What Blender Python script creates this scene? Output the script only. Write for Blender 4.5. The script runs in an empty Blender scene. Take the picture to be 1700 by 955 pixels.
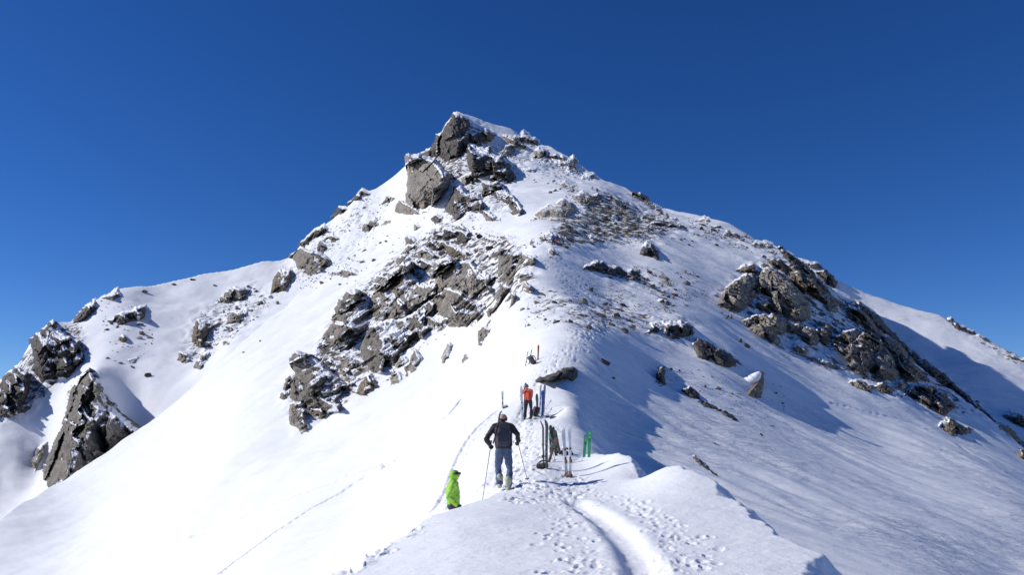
import bpy, math, random
import numpy as np
from mathutils import Vector, Matrix, Quaternion

# ------------------------------------------------------------------ camera, sky, sun, exposure
SC = bpy.context.scene
C = SC.collection
F_PX, CX, CY, PITCH = 1300.0, 850.0, 477.5, math.radians(10.6)
cam_d = bpy.data.cameras.new('camera')
cam_d.sensor_width = 36.0
cam_d.lens = 36.0 * F_PX / 1700.0
cam_d.clip_start, cam_d.clip_end = 0.1, 30000.0
cam = bpy.data.objects.new('camera', cam_d)
C.objects.link(cam)
cam.location = (0, 0, 0)
cam.rotation_euler = (math.pi / 2 + PITCH, 0, 0)
SC.camera = cam

SUN_EL, SUN_AZ = math.radians(33.0), math.radians(-86.0)   # azimuth from +Y (view direction), negative = left
sun_vec = Vector((math.sin(SUN_AZ) * math.cos(SUN_EL), math.cos(SUN_AZ) * math.cos(SUN_EL), math.sin(SUN_EL)))
world = bpy.data.worlds.new('World')
SC.world = world
world.use_nodes = True
wn, wl = world.node_tree.nodes, world.node_tree.links
bg = wn['Background']
sky = wn.new('ShaderNodeTexSky')
sky.sky_type = 'NISHITA'
sky.sun_disc = False
sky.sun_elevation = SUN_EL
sky.sun_rotation = SUN_AZ
sky.altitude = 3000.0
sky.air_density = 1.0
sky.dust_density = 0.2
sky.ozone_density = 6.0
hsv = wn.new('ShaderNodeHueSaturation')
hsv.inputs['Hue'].default_value = 0.512
hsv.inputs['Saturation'].default_value = 1.2
hsv.inputs['Value'].default_value = 0.64
wl.new(sky.outputs[0], hsv.inputs['Color'])
wl.new(hsv.outputs[0], bg.inputs[0])
bg.inputs[1].default_value = 0.15
sun_d = bpy.data.lights.new('sun', 'SUN')
sun_d.energy = 3.85
sun_d.angle = math.radians(0.5)
sun_d.color = (1.0, 0.965, 0.91)
sun = bpy.data.objects.new('sun', sun_d)
C.objects.link(sun)
sun.rotation_euler = (-sun_vec).to_track_quat('-Z', 'Y').to_euler()
sun.location = (-60, 0, 90)
vs = SC.view_settings
vs.view_transform = 'Standard'
vs.look = 'None'
vs.exposure = 0.04
vs.gamma = 1.0
vs.use_curve_mapping = False
SC.cycles.max_bounces = 6
SC.cycles.diffuse_bounces = 3

# ------------------------------------------------------------------ helpers
RNG = np.random.default_rng(7)
random.seed(7)
CP, SP = math.cos(PITCH), math.sin(PITCH)


def ray(px, py):
    """pixel of the 1700 x 955 photograph -> (a = x/Y, t = z/Y)"""
    u = (np.asarray(px, float) - CX) / F_PX
    v = (CY - np.asarray(py, float)) / F_PX
    den = CP - v * SP
    return u / den, (SP + v * CP) / den


def P3(px, py, Y):
    a, t = ray(px, py)
    return np.stack([a * Y, np.asarray(Y, float) + 0 * a, t * Y], -1)


def _hash(ix, iy, seed):
    h = (ix.astype(np.int64) * 374761393 + iy.astype(np.int64) * 668265263 + seed * 1442695041) & 0xFFFFFFFF
    h = ((h ^ (h >> 13)) * 1274126177) & 0xFFFFFFFF
    return (h ^ (h >> 16)) & 0xFFFFFFFF


def pnoise(x, y, seed=0):
    """2D gradient noise, about -1..1"""
    x = np.asarray(x, float); y = np.asarray(y, float)
    x0 = np.floor(x); y0 = np.floor(y)
    fx, fy = x - x0, y - y0
    ux = fx * fx * fx * (fx * (fx * 6 - 15) + 10)
    uy = fy * fy * fy * (fy * (fy * 6 - 15) + 10)
    def g(dx, dy):
        an = _hash(x0 + dx, y0 + dy, seed).astype(float) * (2 * math.pi / 4294967296.0)
        return np.cos(an) * (fx - dx) + np.sin(an) * (fy - dy)
    a = g(0, 0) * (1 - ux) + g(1, 0) * ux
    b = g(0, 1) * (1 - ux) + g(1, 1) * ux
    return (a * (1 - uy) + b * uy) * 1.5


def fbm(x, y, octv=4, seed=0, gain=0.5, lac=2.03):
    r = 0; amp = 1.0
    for i in range(octv):
        r = r + amp * pnoise(x, y, seed + i * 17)
        x = x * lac + 3.1; y = y * lac + 1.7; amp *= gain
    return r


def sstep(a, b, x):
    t = np.clip((x - a) / (b - a), 0, 1)
    return t * t * (3 - 2 * t)


def poly_dist(px, py, poly):
    """signed distance to a polygon, positive inside"""
    poly = np.asarray(poly, float)
    d2 = np.full(px.shape, 1e18)
    inside = np.zeros(px.shape, bool)
    n = len(poly)
    for i in range(n):
        x1, y1 = poly[i]; x2, y2 = poly[(i + 1) % n]
        ex, ey = x2 - x1, y2 - y1
        L = ex * ex + ey * ey + 1e-12
        t = np.clip(((px - x1) * ex + (py - y1) * ey) / L, 0, 1)
        d2 = np.minimum(d2, (px - x1 - t * ex) ** 2 + (py - y1 - t * ey) ** 2)
        if abs(ey) > 1e-12:
            c = ((y1 > py) != (y2 > py)) & (px < ex * (py - y1) / ey + x1)
            inside ^= c
    return np.where(inside, 1, -1) * np.sqrt(d2)


def line_dist(px, py, pts):
    """distance to a polyline and the arc length along it"""
    pts = np.asarray(pts, float)
    best = np.full(px.shape, 1e9); arc = np.zeros(px.shape); side = np.zeros(px.shape)
    L0 = 0
    for i in range(len(pts) - 1):
        x1, y1 = pts[i]; x2, y2 = pts[i + 1]
        ex, ey = x2 - x1, y2 - y1
        L = math.hypot(ex, ey)
        t = np.clip(((px - x1) * ex + (py - y1) * ey) / (L * L), 0, 1)
        dx, dy = px - x1 - t * ex, py - y1 - t * ey
        d = np.hypot(dx, dy)
        m = d < best
        best[m] = d[m]; arc[m] = L0 + t[m] * L; side[m] = np.sign(ex * dy - ey * dx)[m]
        L0 += L
    return best, arc, side


def mesh_obj(name, verts, faces, mat=None, parent=None, smooth=False):
    me = bpy.data.meshes.new(name)
    verts = np.asarray(verts, np.float32)
    if isinstance(faces, np.ndarray):
        nf, k = faces.shape
        me.vertices.add(len(verts)); me.vertices.foreach_set('co', verts.ravel())
        me.loops.add(nf * k); me.loops.foreach_set('vertex_index', faces.astype(np.int32).ravel())
        me.polygons.add(nf)
        me.polygons.foreach_set('loop_start', np.arange(0, nf * k, k, dtype=np.int32))
        me.update(calc_edges=True)
    else:
        me.from_pydata(verts.tolist(), [], faces)
        me.update()
    if smooth:
        me.polygons.foreach_set('use_smooth', np.ones(len(me.polygons), bool))
    if mat is not None:
        me.materials.append(mat)
    o = bpy.data.objects.new(name, me)
    C.objects.link(o)
    if parent is not None:
        o.parent = parent
    return o


def tag(o, label=None, cat=None, group=None, kind=None):
    if label: o['label'] = label
    if cat: o['category'] = cat
    if group: o['group'] = group
    if kind: o['kind'] = kind
    return o


def empty(name, loc=(0, 0, 0), rz=0.0):
    o = bpy.data.objects.new(name, None)
    o.empty_display_size = 0.2
    C.objects.link(o)
    o.location = loc
    o.rotation_euler = (0, 0, rz)
    return o


# ------------------------------------------------------------------ materials
def new_mat(name):
    m = bpy.data.materials.new(name)
    m.use_nodes = True
    return m, m.node_tree.nodes, m.node_tree.links, m.node_tree.nodes['Principled BSDF']


def plain(name, col, rough=0.6, metal=0.0, var=0.12, scale=30.0, bump=0.0):
    m, n, l, b = new_mat(name)
    tc = n.new('ShaderNodeTexCoord')
    nz = n.new('ShaderNodeTexNoise'); nz.inputs['Scale'].default_value = scale; nz.inputs['Detail'].default_value = 4
    l.new(tc.outputs['Object'], nz.inputs['Vector'])
    mx = n.new('ShaderNodeMix'); mx.data_type = 'RGBA'
    mx.inputs[6].default_value = (*[c * (1 - var) for c in col], 1)
    mx.inputs[7].default_value = (*[min(1, c * (1 + var)) for c in col], 1)
    l.new(nz.outputs[0], mx.inputs[0])
    l.new(mx.outputs[2], b.inputs['Base Color'])
    b.inputs['Roughness'].default_value = rough
    b.inputs['Metallic'].default_value = metal
    if bump:
        bp = n.new('ShaderNodeBump'); bp.inputs['Strength'].default_value = bump; bp.inputs['Distance'].default_value = 0.02
        l.new(nz.outputs[0], bp.inputs['Height']); l.new(bp.outputs[0], b.inputs['Normal'])
    return m


SNOW_COL = (0.88, 0.89, 0.91, 1)


def rock_colour(n, l, vec, base, light, dark, warm):
    """node chain giving mottled, streaked rock colour"""
    n1 = n.new('ShaderNodeTexNoise'); n1.inputs['Scale'].default_value = 0.5; n1.inputs['Detail'].default_value = 8; n1.inputs['Roughness'].default_value = 0.65
    mp = n.new('ShaderNodeMapping'); mp.inputs['Rotation'].default_value = (0.2, 0.65, 0.1); mp.inputs['Scale'].default_value = (0.5, 0.6, 3.2)
    n2 = n.new('ShaderNodeTexNoise'); n2.inputs['Scale'].default_value = 0.9; n2.inputs['Detail'].default_value = 6; n2.inputs['Roughness'].default_value = 0.7
    l.new(vec, n1.inputs['Vector']); l.new(vec, mp.inputs['Vector']); l.new(mp.outputs[0], n2.inputs['Vector'])
    r1 = n.new('ShaderNodeValToRGB')
    r1.color_ramp.elements[0].position = 0.32; r1.color_ramp.elements[0].color = (*dark, 1)
    r1.color_ramp.elements[1].position = 0.68; r1.color_ramp.elements[1].color = (*light, 1)
    e = r1.color_ramp.elements.new(0.5); e.color = (*base, 1)
    l.new(n1.outputs[0], r1.inputs[0])
    r2 = n.new('ShaderNodeValToRGB')
    r2.color_ramp.elements[0].position = 0.38; r2.color_ramp.elements[0].color = (0.55, 0.55, 0.56, 1)
    r2.color_ramp.elements[1].position = 0.62; r2.color_ramp.elements[1].color = (1.12, 1.1, 1.06, 1)
    l.new(n2.outputs[0], r2.inputs[0])
    mu = n.new('ShaderNodeMix'); mu.data_type = 'RGBA'; mu.blend_type = 'MULTIPLY'; mu.inputs[0].default_value = 1.0
    l.new(r1.outputs[0], mu.inputs[6]); l.new(r2.outputs[0], mu.inputs[7])
    n3 = n.new('ShaderNodeTexNoise'); n3.inputs['Scale'].default_value = 0.22; n3.inputs['Detail'].default_value = 3
    l.new(vec, n3.inputs['Vector'])
    r3 = n.new('ShaderNodeValToRGB'); r3.color_ramp.elements[0].position = 0.55; r3.color_ramp.elements[1].position = 0.72
    l.new(n3.outputs[0], r3.inputs[0])
    mw = n.new('ShaderNodeMix'); mw.data_type = 'RGBA'
    mw.inputs[7].default_value = (*warm, 1)
    sc = n.new('ShaderNodeMath'); sc.operation = 'MULTIPLY'; sc.inputs[1].default_value = 0.55
    l.new(r3.outputs[0], sc.inputs[0]); l.new(sc.outputs[0], mw.inputs[0])
    l.new(mu.outputs[2], mw.inputs[6])
    return mw.outputs[2], n2.outputs[0], n1.outputs[0]


def rock_mat(name, base, light, dark, warm, snow_lo=0.83, snow_hi=0.89, world_scale=1.0, flat_gain=0.62):
    m, n, l, b = new_mat(name)
    geo = n.new('ShaderNodeNewGeometry')
    oi = n.new('ShaderNodeObjectInfo')
    off = n.new('ShaderNodeVectorMath'); off.operation = 'ADD'
    cmb = n.new('ShaderNodeVectorMath'); cmb.operation = 'SCALE'; cmb.inputs['Scale'].default_value = world_scale
    l.new(geo.outputs['Position'], cmb.inputs[0])
    rs = n.new('ShaderNodeMath'); rs.operation = 'MULTIPLY'; rs.inputs[1].default_value = 90.0
    l.new(oi.outputs['Random'], rs.inputs[0])
    l.new(cmb.outputs[0], off.inputs[0]); l.new(rs.outputs[0], off.inputs[1])
    col, strat, big = rock_colour(n, l, off.outputs[0], base, light, dark, warm)
    # per-object tone
    mr = n.new('ShaderNodeMapRange'); mr.inputs[3].default_value = 0.78; mr.inputs[4].default_value = 1.22
    l.new(oi.outputs['Random'], mr.inputs[0])
    hs = n.new('ShaderNodeHueSaturation'); l.new(mr.outputs[0], hs.inputs['Value']); l.new(col, hs.inputs['Color'])
    # snow lying on ledges (per-vertex 'snow', measured on the rock's broad form) and on flat tops
    sep = n.new('ShaderNodeSeparateXYZ'); l.new(geo.outputs['Normal'], sep.inputs[0])
    sn = n.new('ShaderNodeTexNoise'); sn.inputs['Scale'].default_value = 0.45 * world_scale; sn.inputs['Detail'].default_value = 7; sn.inputs['Roughness'].default_value = 0.7
    l.new(geo.outputs['Position'], sn.inputs['Vector'])
    ma = n.new('ShaderNodeMath'); ma.operation = 'MULTIPLY_ADD'; ma.inputs[1].default_value = 0.5; ma.inputs[2].default_value = -0.25
    l.new(sn.outputs[0], ma.inputs[0])
    sa_ = n.new('ShaderNodeAttribute'); sa_.attribute_name = 'snow'
    z9 = n.new('ShaderNodeMath'); z9.operation = 'MULTIPLY'; z9.inputs[1].default_value = flat_gain
    l.new(sep.outputs['Z'], z9.inputs[0])
    mxm = n.new('ShaderNodeMath'); mxm.operation = 'MAXIMUM'; l.new(sa_.outputs['Fac'], mxm.inputs[0]); l.new(z9.outputs[0], mxm.inputs[1])
    ad = n.new('ShaderNodeMath'); ad.operation = 'ADD'; l.new(mxm.outputs[0], ad.inputs[0]); l.new(ma.outputs[0], ad.inputs[1])
    rm = n.new('ShaderNodeMapRange'); rm.interpolation_type = 'SMOOTHSTEP'
    rm.inputs[1].default_value = snow_lo; rm.inputs[2].default_value = snow_hi
    l.new(ad.outputs[0], rm.inputs[0])
    mx = n.new('ShaderNodeMix'); mx.data_type = 'RGBA'; mx.inputs[7].default_value = SNOW_COL
    l.new(rm.outputs[0], mx.inputs[0]); l.new(hs.outputs[0], mx.inputs[6])
    l.new(mx.outputs[2], b.inputs['Base Color'])
    b.inputs['Roughness'].default_value = 0.85
    b.inputs['Specular IOR Level'].default_value = 0.25
    bp = n.new('ShaderNodeBump'); bp.inputs['Strength'].default_value = 0.5; bp.inputs['Distance'].default_value = 0.3 / world_scale
    l.new(strat, bp.inputs['Height']); l.new(bp.outputs[0], b.inputs['Normal'])
    return m


GREY = rock_mat('grey_gneiss', (0.255, 0.232, 0.202), (0.40, 0.362, 0.308), (0.105, 0.097, 0.09), (0.31, 0.235, 0.16))
LIGHT = rock_mat('pale_gneiss', (0.36, 0.327, 0.278), (0.46, 0.42, 0.352), (0.18, 0.165, 0.145), (0.38, 0.29, 0.195))
DARK = rock_mat('dark_gneiss', (0.115, 0.105, 0.097), (0.215, 0.194, 0.168), (0.046, 0.044, 0.044), (0.18, 0.136, 0.094))
BROWN = rock_mat('brown_gneiss', (0.215, 0.18, 0.135), (0.35, 0.295, 0.215), (0.082, 0.071, 0.057), (0.29, 0.20, 0.115))
NEAR = rock_mat('near_gneiss', (0.10, 0.092, 0.085), (0.19, 0.17, 0.15), (0.045, 0.043, 0.043), (0.15, 0.11, 0.08), world_scale=3.0)
ROCKS = {'g': GREY, 'l': LIGHT, 'd': DARK, 'b': BROWN, 'n': NEAR}

# snow of the slopes; rock shows through where the 'rock' attribute says the ground is bare
snow, n, l, b = new_mat('snow')
geo = n.new('ShaderNodeNewGeometry')
at = n.new('ShaderNodeAttribute'); at.attribute_name = 'rock'
sn = n.new('ShaderNodeTexNoise'); sn.inputs['Scale'].default_value = 0.38; sn.inputs['Detail'].default_value = 9; sn.inputs['Roughness'].default_value = 0.72
l.new(geo.outputs['Position'], sn.inputs['Vector'])
th = n.new('ShaderNodeMath'); th.operation = 'ADD'; l.new(sn.outputs[0], th.inputs[0]); l.new(at.outputs['Fac'], th.inputs[1])
rm = n.new('ShaderNodeMapRange'); rm.interpolation_type = 'SMOOTHSTEP'; rm.inputs[1].default_value = 1.0; rm.inputs[2].default_value = 1.05
l.new(th.outputs[0], rm.inputs[0])
col, strat, big = rock_colour(n, l, geo.outputs['Position'], (0.15, 0.136, 0.118), (0.25, 0.225, 0.19), (0.07, 0.064, 0.06), (0.20, 0.145, 0.095))
mx = n.new('ShaderNodeMix'); mx.data_type = 'RGBA'
l.new(rm.outputs[0], mx.inputs[0]); mx.inputs[6].default_value = SNOW_COL; l.new(col, mx.inputs[7])
l.new(mx.outputs[2], b.inputs['Base Color'])
b.inputs['Roughness'].default_value = 0.75
b.inputs['Specular IOR Level'].default_value = 0.2
# fine relief of the surface: grain near by, wind crust farther off
g1 = n.new('ShaderNodeTexNoise'); g1.inputs['Scale'].default_value = 9.0; g1.inputs['Detail'].default_value = 5; g1.inputs['Roughness'].default_value = 0.6
l.new(geo.outputs['Position'], g1.inputs['Vector'])
mp = n.new('ShaderNodeMapping'); mp.inputs['Rotation'].default_value = (0, 0, math.radians(35)); mp.inputs['Scale'].default_value = (0.35, 1.5, 1.0)
l.new(geo.outputs['Position'], mp.inputs['Vector'])
g2 = n.new('ShaderNodeTexNoise'); g2.inputs['Scale'].default_value = 0.8; g2.inputs['Detail'].default_value = 6; g2.inputs['Roughness'].default_value = 0.62
l.new(mp.outputs[0], g2.inputs['Vector'])
b1 = n.new('ShaderNodeBump'); b1.inputs['Strength'].default_value = 0.5; b1.inputs['Distance'].default_value = 0.035
l.new(g1.outputs[0], b1.inputs['Height'])
at2 = n.new('ShaderNodeAttribute'); at2.attribute_name = 'crust'
b2 = n.new('ShaderNodeBump'); b2.inputs['Distance'].default_value = 0.45
l.new(at2.outputs['Fac'], b2.inputs['Strength'])
l.new(g2.outputs[0], b2.inputs['Height']); l.new(b1.outputs[0], b2.inputs['Normal'])
l.new(b2.outputs[0], b.inputs['Normal'])
SNOW = snow

# ------------------------------------------------------------------ terrain: layered height field z(x, y)
# Control points are surveyed positions: (pixel x, pixel y, metres ahead) turned into world points.
SA = 3.5


def tps_fit(pts):
    pts = np.array(pts, float)
    a, t = ray(pts[:, 0], pts[:, 1])
    X = np.stack([a * SA, np.log(pts[:, 2])], -1)
    d2 = ((X[:, None] - X[None]) ** 2).sum(-1)
    K = 0.5 * d2 * np.log(d2 + 1e-12)
    nn = len(X)
    K[np.arange(nn), np.arange(nn)] = 2e-4
    Pm = np.concatenate([np.ones((nn, 1)), X], 1)
    A = np.block([[K, Pm], [Pm.T, np.zeros((3, 3))]])
    w = np.linalg.solve(A, np.concatenate([t, np.zeros(3)]))
    return X, w


def tps_eval(fit, A, S):
    X, w = fit
    r = w[-3] + w[-2] * A * SA + w[-1] * S
    for i in range(len(X)):
        d2 = (A * SA - X[i, 0]) ** 2 + (S - X[i, 1]) ** 2
        r = r + w[i] * 0.5 * d2 * np.log(d2 + 1e-12)
    return r


N_SKY = [(680, 268, 402), (720, 250, 408), (735, 215, 415), (755, 193, 420), (800, 200, 425), (850, 213, 425), (890, 236, 412),
         (920, 247, 395), (960, 271, 365), (1000, 293, 335), (1060, 323, 295), (1100, 345, 278), (1140, 356, 262), (1200, 371, 245),
         (1240, 391, 232), (1280, 411, 215), (1310, 421, 205), (1350, 457, 192), (1400, 503, 178), (1450, 548, 165), (1500, 593, 154),
         (1560, 640, 143), (1640, 694, 130), (1700, 745, 118), (1850, 860, 90)]
N_LEFT = [(-300, 1010, 100), (0, 859, 135), (90, 805, 165), (180, 748, 180), (260, 690, 195), (320, 640, 205), (380, 590, 220),
          (440, 540, 245), (500, 490, 275), (560, 440, 305), (640, 350, 355)]
N_PTS = N_SKY + N_LEFT + [
    (870, 760, 25), (975, 742, 26), (965, 717, 30), (952, 695, 36), (943, 678, 39), (870, 720, 32), (880, 697, 39), (920, 692, 39.5), (940, 645, 46), (890, 600, 56), (900, 560, 64), (960, 560, 62),
    (900, 500, 88), (870, 440, 108), (920, 398, 134), (960, 340, 215), (1000, 318, 268), (820, 240, 385), (820, 320, 270), (720, 300, 330),
    (700, 380, 270), (650, 440, 235), (600, 500, 200), (560, 560, 165), (500, 650, 125), (620, 580, 140), (700, 540, 135), (760, 480, 140),
    (800, 420, 165), (840, 470, 112), (800, 540, 100), (740, 600, 98), (680, 650, 90), (600, 720, 80), (500, 720, 100), (500, 800, 72),
    (600, 850, 50), (700, 800, 38), (780, 720, 42), (800, 660, 58), (820, 600, 68), (752, 908, 18), (745, 830, 25), (680, 900, 20),
    (600, 955, 24), (450, 955, 40), (300, 880, 80), (300, 955, 65), (150, 955, 90), (0, 955, 105), (150, 860, 130), (400, 760, 100),
    (300, 760, 130), (400, 650, 150), (450, 600, 170),
    (1000, 700, 44), (1000, 640, 52), (1020, 760, 36), (1100, 800, 33), (1200, 850, 32), (1350, 900, 31), (1500, 955, 29), (1700, 955, 40),
    (1400, 800, 50), (1550, 800, 62), (1700, 850, 58), (1250, 740, 52), (1120, 700, 52), (1250, 650, 74), (1100, 620, 68), (1190, 590, 82),
    (1100, 560, 82), (1030, 560, 72), (1000, 500, 98), (1100, 500, 110), (1050, 440, 138), (1080, 410, 158), (1000, 380, 180), (1100, 362, 240),
    (1200, 440, 165), (1200, 500, 130), (1250, 560, 112), (1350, 640, 100), (1450, 700, 92), (1600, 760, 85), (1300, 480, 160), (1400, 560, 140),
    (1500, 640, 122), (1580, 700, 112), (1900, 955, 50), (-200, 1100, 60), (600, 1100, 12), (1300, 1080, 14), (1500, 1250, 8), (400, 1300, 8)]
C_SKY = [(-300, 760, 225), (-120, 690, 250), (0, 636, 270), (30, 612, 273), (55, 567, 285), (95, 538, 300), (125, 535, 305), (150, 509, 315), (200, 476, 335), (260, 471, 350),
         (330, 456, 365), (400, 444, 378), (440, 436, 385), (490, 421, 392), (505, 398, 395), (545, 371, 400), (600, 321, 405), (640, 301, 408),
         (680, 270, 408)]
C_PTS = C_SKY + [
    (0, 690, 235), (60, 690, 240), (30, 760, 215), (0, 810, 200), (80, 765, 220), (150, 640, 222), (110, 720, 208), (180, 700, 215),
    (220, 745, 214), (250, 650, 236), (330, 640, 232), (380, 580, 245), (250, 560, 280), (150, 590, 262), (300, 520, 310), (400, 500, 320),
    (470, 470, 330), (540, 440, 335), (600, 400, 345), (650, 340, 370), (480, 520, 285), (100, 600, 265), (350, 580, 262), (-250, 900, 150)]
E_SKY = [(1230, 398, 305), (1310, 426, 285), (1350, 438, 275), (1400, 470, 265), (1450, 490, 260), (1510, 508, 255), (1560, 521, 250), (1600, 546, 240),
         (1640, 566, 232), (1700, 598, 220), (1850, 690, 190), (2000, 780, 170)]
E_PTS = E_SKY + [(1450, 540, 235), (1550, 600, 205), (1650, 660, 180), (1700, 720, 155), (1600, 680, 165), (1700, 650, 190), (1500, 610, 190),
                 (1850, 800, 130), (1400, 560, 210), (1950, 900, 100)]
F_LIP = [(1352, 955, 8), (1341, 920, 9.3), (1290, 880, 11), (1230, 845, 13), (1180, 805, 15.5), (1130, 787, 17), (1090, 790, 17.8), (1065, 791, 18.7), (1050, 772, 20.3),
         (1020, 759, 22), (985, 757, 23.5), (960, 756, 24.5)]
F_LEFT = [(560, 955, 10.5), (650, 900, 12.5), (740, 850, 15), (830, 821, 17.5)]
F_PTS = F_LIP + F_LEFT + [
    (850, 955, 8.2), (1000, 955, 8.0), (1150, 955, 8.0), (700, 955, 9.0), (850, 900, 10.5), (1000, 890, 10.8), (1150, 880, 11.0), (760, 880, 12),
    (1100, 840, 13.5), (950, 830, 16), (880, 803, 19), (835, 817, 19), (940, 790, 20.8), (900, 780, 21.5), (980, 775, 22), (870, 760, 25),
    (870, 720, 32), (920, 715, 32), (850, 1100, 4.6), (1200, 1100, 4.6), (500, 1100, 5.0), (850, 1400, 2.4), (1500, 1400, 2.4), (300, 1400, 2.4)]

F_OUT = ([tuple(P3(*p)[:2]) for p in F_LEFT] + [tuple(P3(*p)[:2]) for p in [(840, 805, 21), (870, 775, 24)]]
         + [tuple(P3(*p)[:2]) for p in reversed(F_LIP)] + [(2.9, 6.5), (2.8, 4), (3.4, -3), (-3.6, -3), (-2.6, 6)])

NROW, NIN, NOUT = 960, 900, 50
a_in = np.linspace(-0.735, 0.735, NIN)
a_l = -0.735 - np.cumsum(np.linspace(0.002, 0.03, NOUT))[::-1]
GA = np.concatenate([a_l, a_in, -a_l[::-1]])
GS = np.linspace(math.log(4.5), math.log(560.0), NROW)
CA = np.linspace(GA[0], GA[-1], 420)
CS = np.linspace(GS[0], GS[-1], 260)


def cubic_w(fine, coarse):
    h = coarse[1] - coarse[0]
    f = np.clip((fine - coarse[0]) / h, 0, len(coarse) - 1.000001)
    i = np.floor(f).astype(int); t = f - i
    W = np.zeros((len(fine), len(coarse)))
    ws = [-0.5 * t + t * t - 0.5 * t ** 3, 1 - 2.5 * t * t + 1.5 * t ** 3, 0.5 * t + 2 * t * t - 1.5 * t ** 3, -0.5 * t * t + 0.5 * t ** 3]
    for k, wv in enumerate(ws):
        np.add.at(W, (np.arange(len(fine)), np.clip(i + k - 1, 0, len(coarse) - 1)), wv)
    return W


WA, WS = cubic_w(GA, CA), cubic_w(GS, CS)
CAg, CSg = np.meshgrid(CA, CS)
GAg, GSg = np.meshgrid(GA, GS)
GY = np.exp(GSg)
GX = GAg * GY
YROW = np.exp(GS)


def layer(pts, crest, k, cut=None):
    """hillside through the surveyed points up to its crest line, falling away behind the crest"""
    z = (WS @ tps_eval(tps_fit(pts), CAg, CSg) @ WA.T) * GY
    cr = np.array([[ray(p[0], p[1])[0], ray(p[0], p[1])[1] * p[2], p[2]] for p in crest], float)
    cr = cr[np.argsort(cr[:, 0])]
    Yc = np.interp(GA, cr[:, 0], cr[:, 2])
    fi = (np.log(Yc) - GS[0]) / (GS[1] - GS[0]); i0 = np.floor(fi).astype(int); fr = fi - i0
    jj = np.arange(len(GA))
    zc = z[i0, jj] * (1 - fr) + z[i0 + 1, jj] * fr
    d = np.maximum(GY - Yc[None], 0)
    r_ = 0.02 * Yc[None]
    z = np.where(d > 0, zc[None] - k * (np.sqrt(d * d + r_ * r_) - r_), z)
    if cut:                        # the layer ends sideways at this azimuth
        sgn, a0 = cut
        z = z - 2.0 * np.maximum(sgn * (GAg - a0), 0) * GY
    return z


zN = layer(N_PTS, N_LEFT + N_SKY, 0.75)
zC = layer(C_PTS, C_SKY, 0.75, (1, ray(690, 270)[0]))
zE = layer(E_PTS, E_SKY, 0.7, (-1, ray(1270, 410)[0]))
sdF = poly_dist(GX, GY, F_OUT) + 0.22 * pnoise(GX / 1.7, GY / 1.7, 7) + 0.10 * pnoise(GX / 0.55, GY / 0.55, 8) + 0.035 * pnoise(GX / 0.16, GY / 0.16, 9)
dF = np.maximum(-sdF, 0)
zF = (WS @ tps_eval(tps_fit(F_PTS), CAg, CSg) @ WA.T) * GY - 1.15 * (np.sqrt(dF * dF + 0.05 ** 2) - 0.05)
zF += 0.16 * np.exp(-((GX - P3(1130, 787, 17)[0]) / 0.9) ** 2 - ((GY - 17) / 1.6) ** 2) + 0.10 * np.exp(-((GX - P3(1035, 760, 21.5)[0]) / 0.5) ** 2 - ((GY - 21.5) / 0.9) ** 2) - 0.12 * np.exp(-((GX - P3(1070, 792, 19)[0]) / 0.35) ** 2 - ((GY - 19) / 0.8) ** 2)
GZ = np.maximum(np.maximum(zN, zC), np.maximum(zE, zF))
isF = zF > np.maximum(zN, zC) - 0.3


def at_grid(px, py, field=None):
    """first hit of the rays through the given pixels with the height field: Y (nan where they miss)"""
    px = np.atleast_1d(np.asarray(px, float)); py = np.atleast_1d(np.asarray(py, float))
    a, t = ray(px, py)
    ja = np.clip(np.searchsorted(GA, a) - 1, 0, len(GA) - 2)
    fa = (a - GA[ja]) / (GA[ja + 1] - GA[ja])
    out = np.full(px.shape, np.nan)
    for i0 in range(0, len(px), 4000):
        s_ = slice(i0, i0 + 4000)
        col = (GZ[:, ja[s_]] * (1 - fa[s_]) + GZ[:, ja[s_] + 1] * fa[s_]) / YROW[:, None]
        hit = col >= t[s_][None]
        k = hit.argmax(0)
        ok = hit.any(0) & (k > 0)
        kk = np.clip(k, 1, None); ii = np.arange(col.shape[1])
        t0, t1 = col[kk - 1, ii], col[kk, ii]
        fr = np.clip((t[s_] - t0) / np.where(t1 - t0 == 0, 1e-9, t1 - t0), 0, 1)
        sv = GS[kk - 1] + fr * (GS[1] - GS[0])
        out[s_] = np.where(ok, np.exp(sv), np.nan)
    return out


def ground_z(x, y):
    """height of the snow at plan positions"""
    x = np.atleast_1d(np.asarray(x, float)); y = np.atleast_1d(np.asarray(y, float))
    a = x / y; s = np.log(y)
    ja = np.clip(np.searchsorted(GA, a) - 1, 0, len(GA) - 2); fa = (a - GA[ja]) / (GA[ja + 1] - GA[ja])
    fs = (s - GS[0]) / (GS[1] - GS[0]); js = np.clip(np.floor(fs).astype(int), 0, NROW - 2); fs = fs - js
    return (GZ[js, ja] * (1 - fa) + GZ[js, ja + 1] * fa) * (1 - fs) + (GZ[js + 1, ja] * (1 - fa) + GZ[js + 1, ja + 1] * fa) * fs


def spot(px, py):
    Y = at_grid(px, py)[0]
    p = P3(px, py, Y)
    return Vector(p)


# --- relief of the snow: drifts, wind crust, rough ground between the rocks
def blob(px, py, rx, ry, amp):
    """soft world-space patch around the ground seen at a pixel"""
    return px, py, rx, ry, amp


cell = np.maximum(GY * 0.0042, 0.01)


def band(wl):                       # fade a wavelength out where the mesh is too coarse for it
    return sstep(2.0, 4.5, wl / cell)


far = sstep(60, 160, GY)
right = sstep(0.02, 0.12, GAg) * (1 - isF) * sstep(24, 40, GY)
dz = 1.6 * far * fbm(GX / 45, GY / 45, 3, 11) * sstep(90, 240, GY)
dz += 0.35 * sstep(25, 90, GY) * fbm(GX / 13, GY / 13, 3, 23)
dz += 0.03 * fbm(GX / 2.2, GY / 2.2, 3, 31) * band(2.2)
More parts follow.
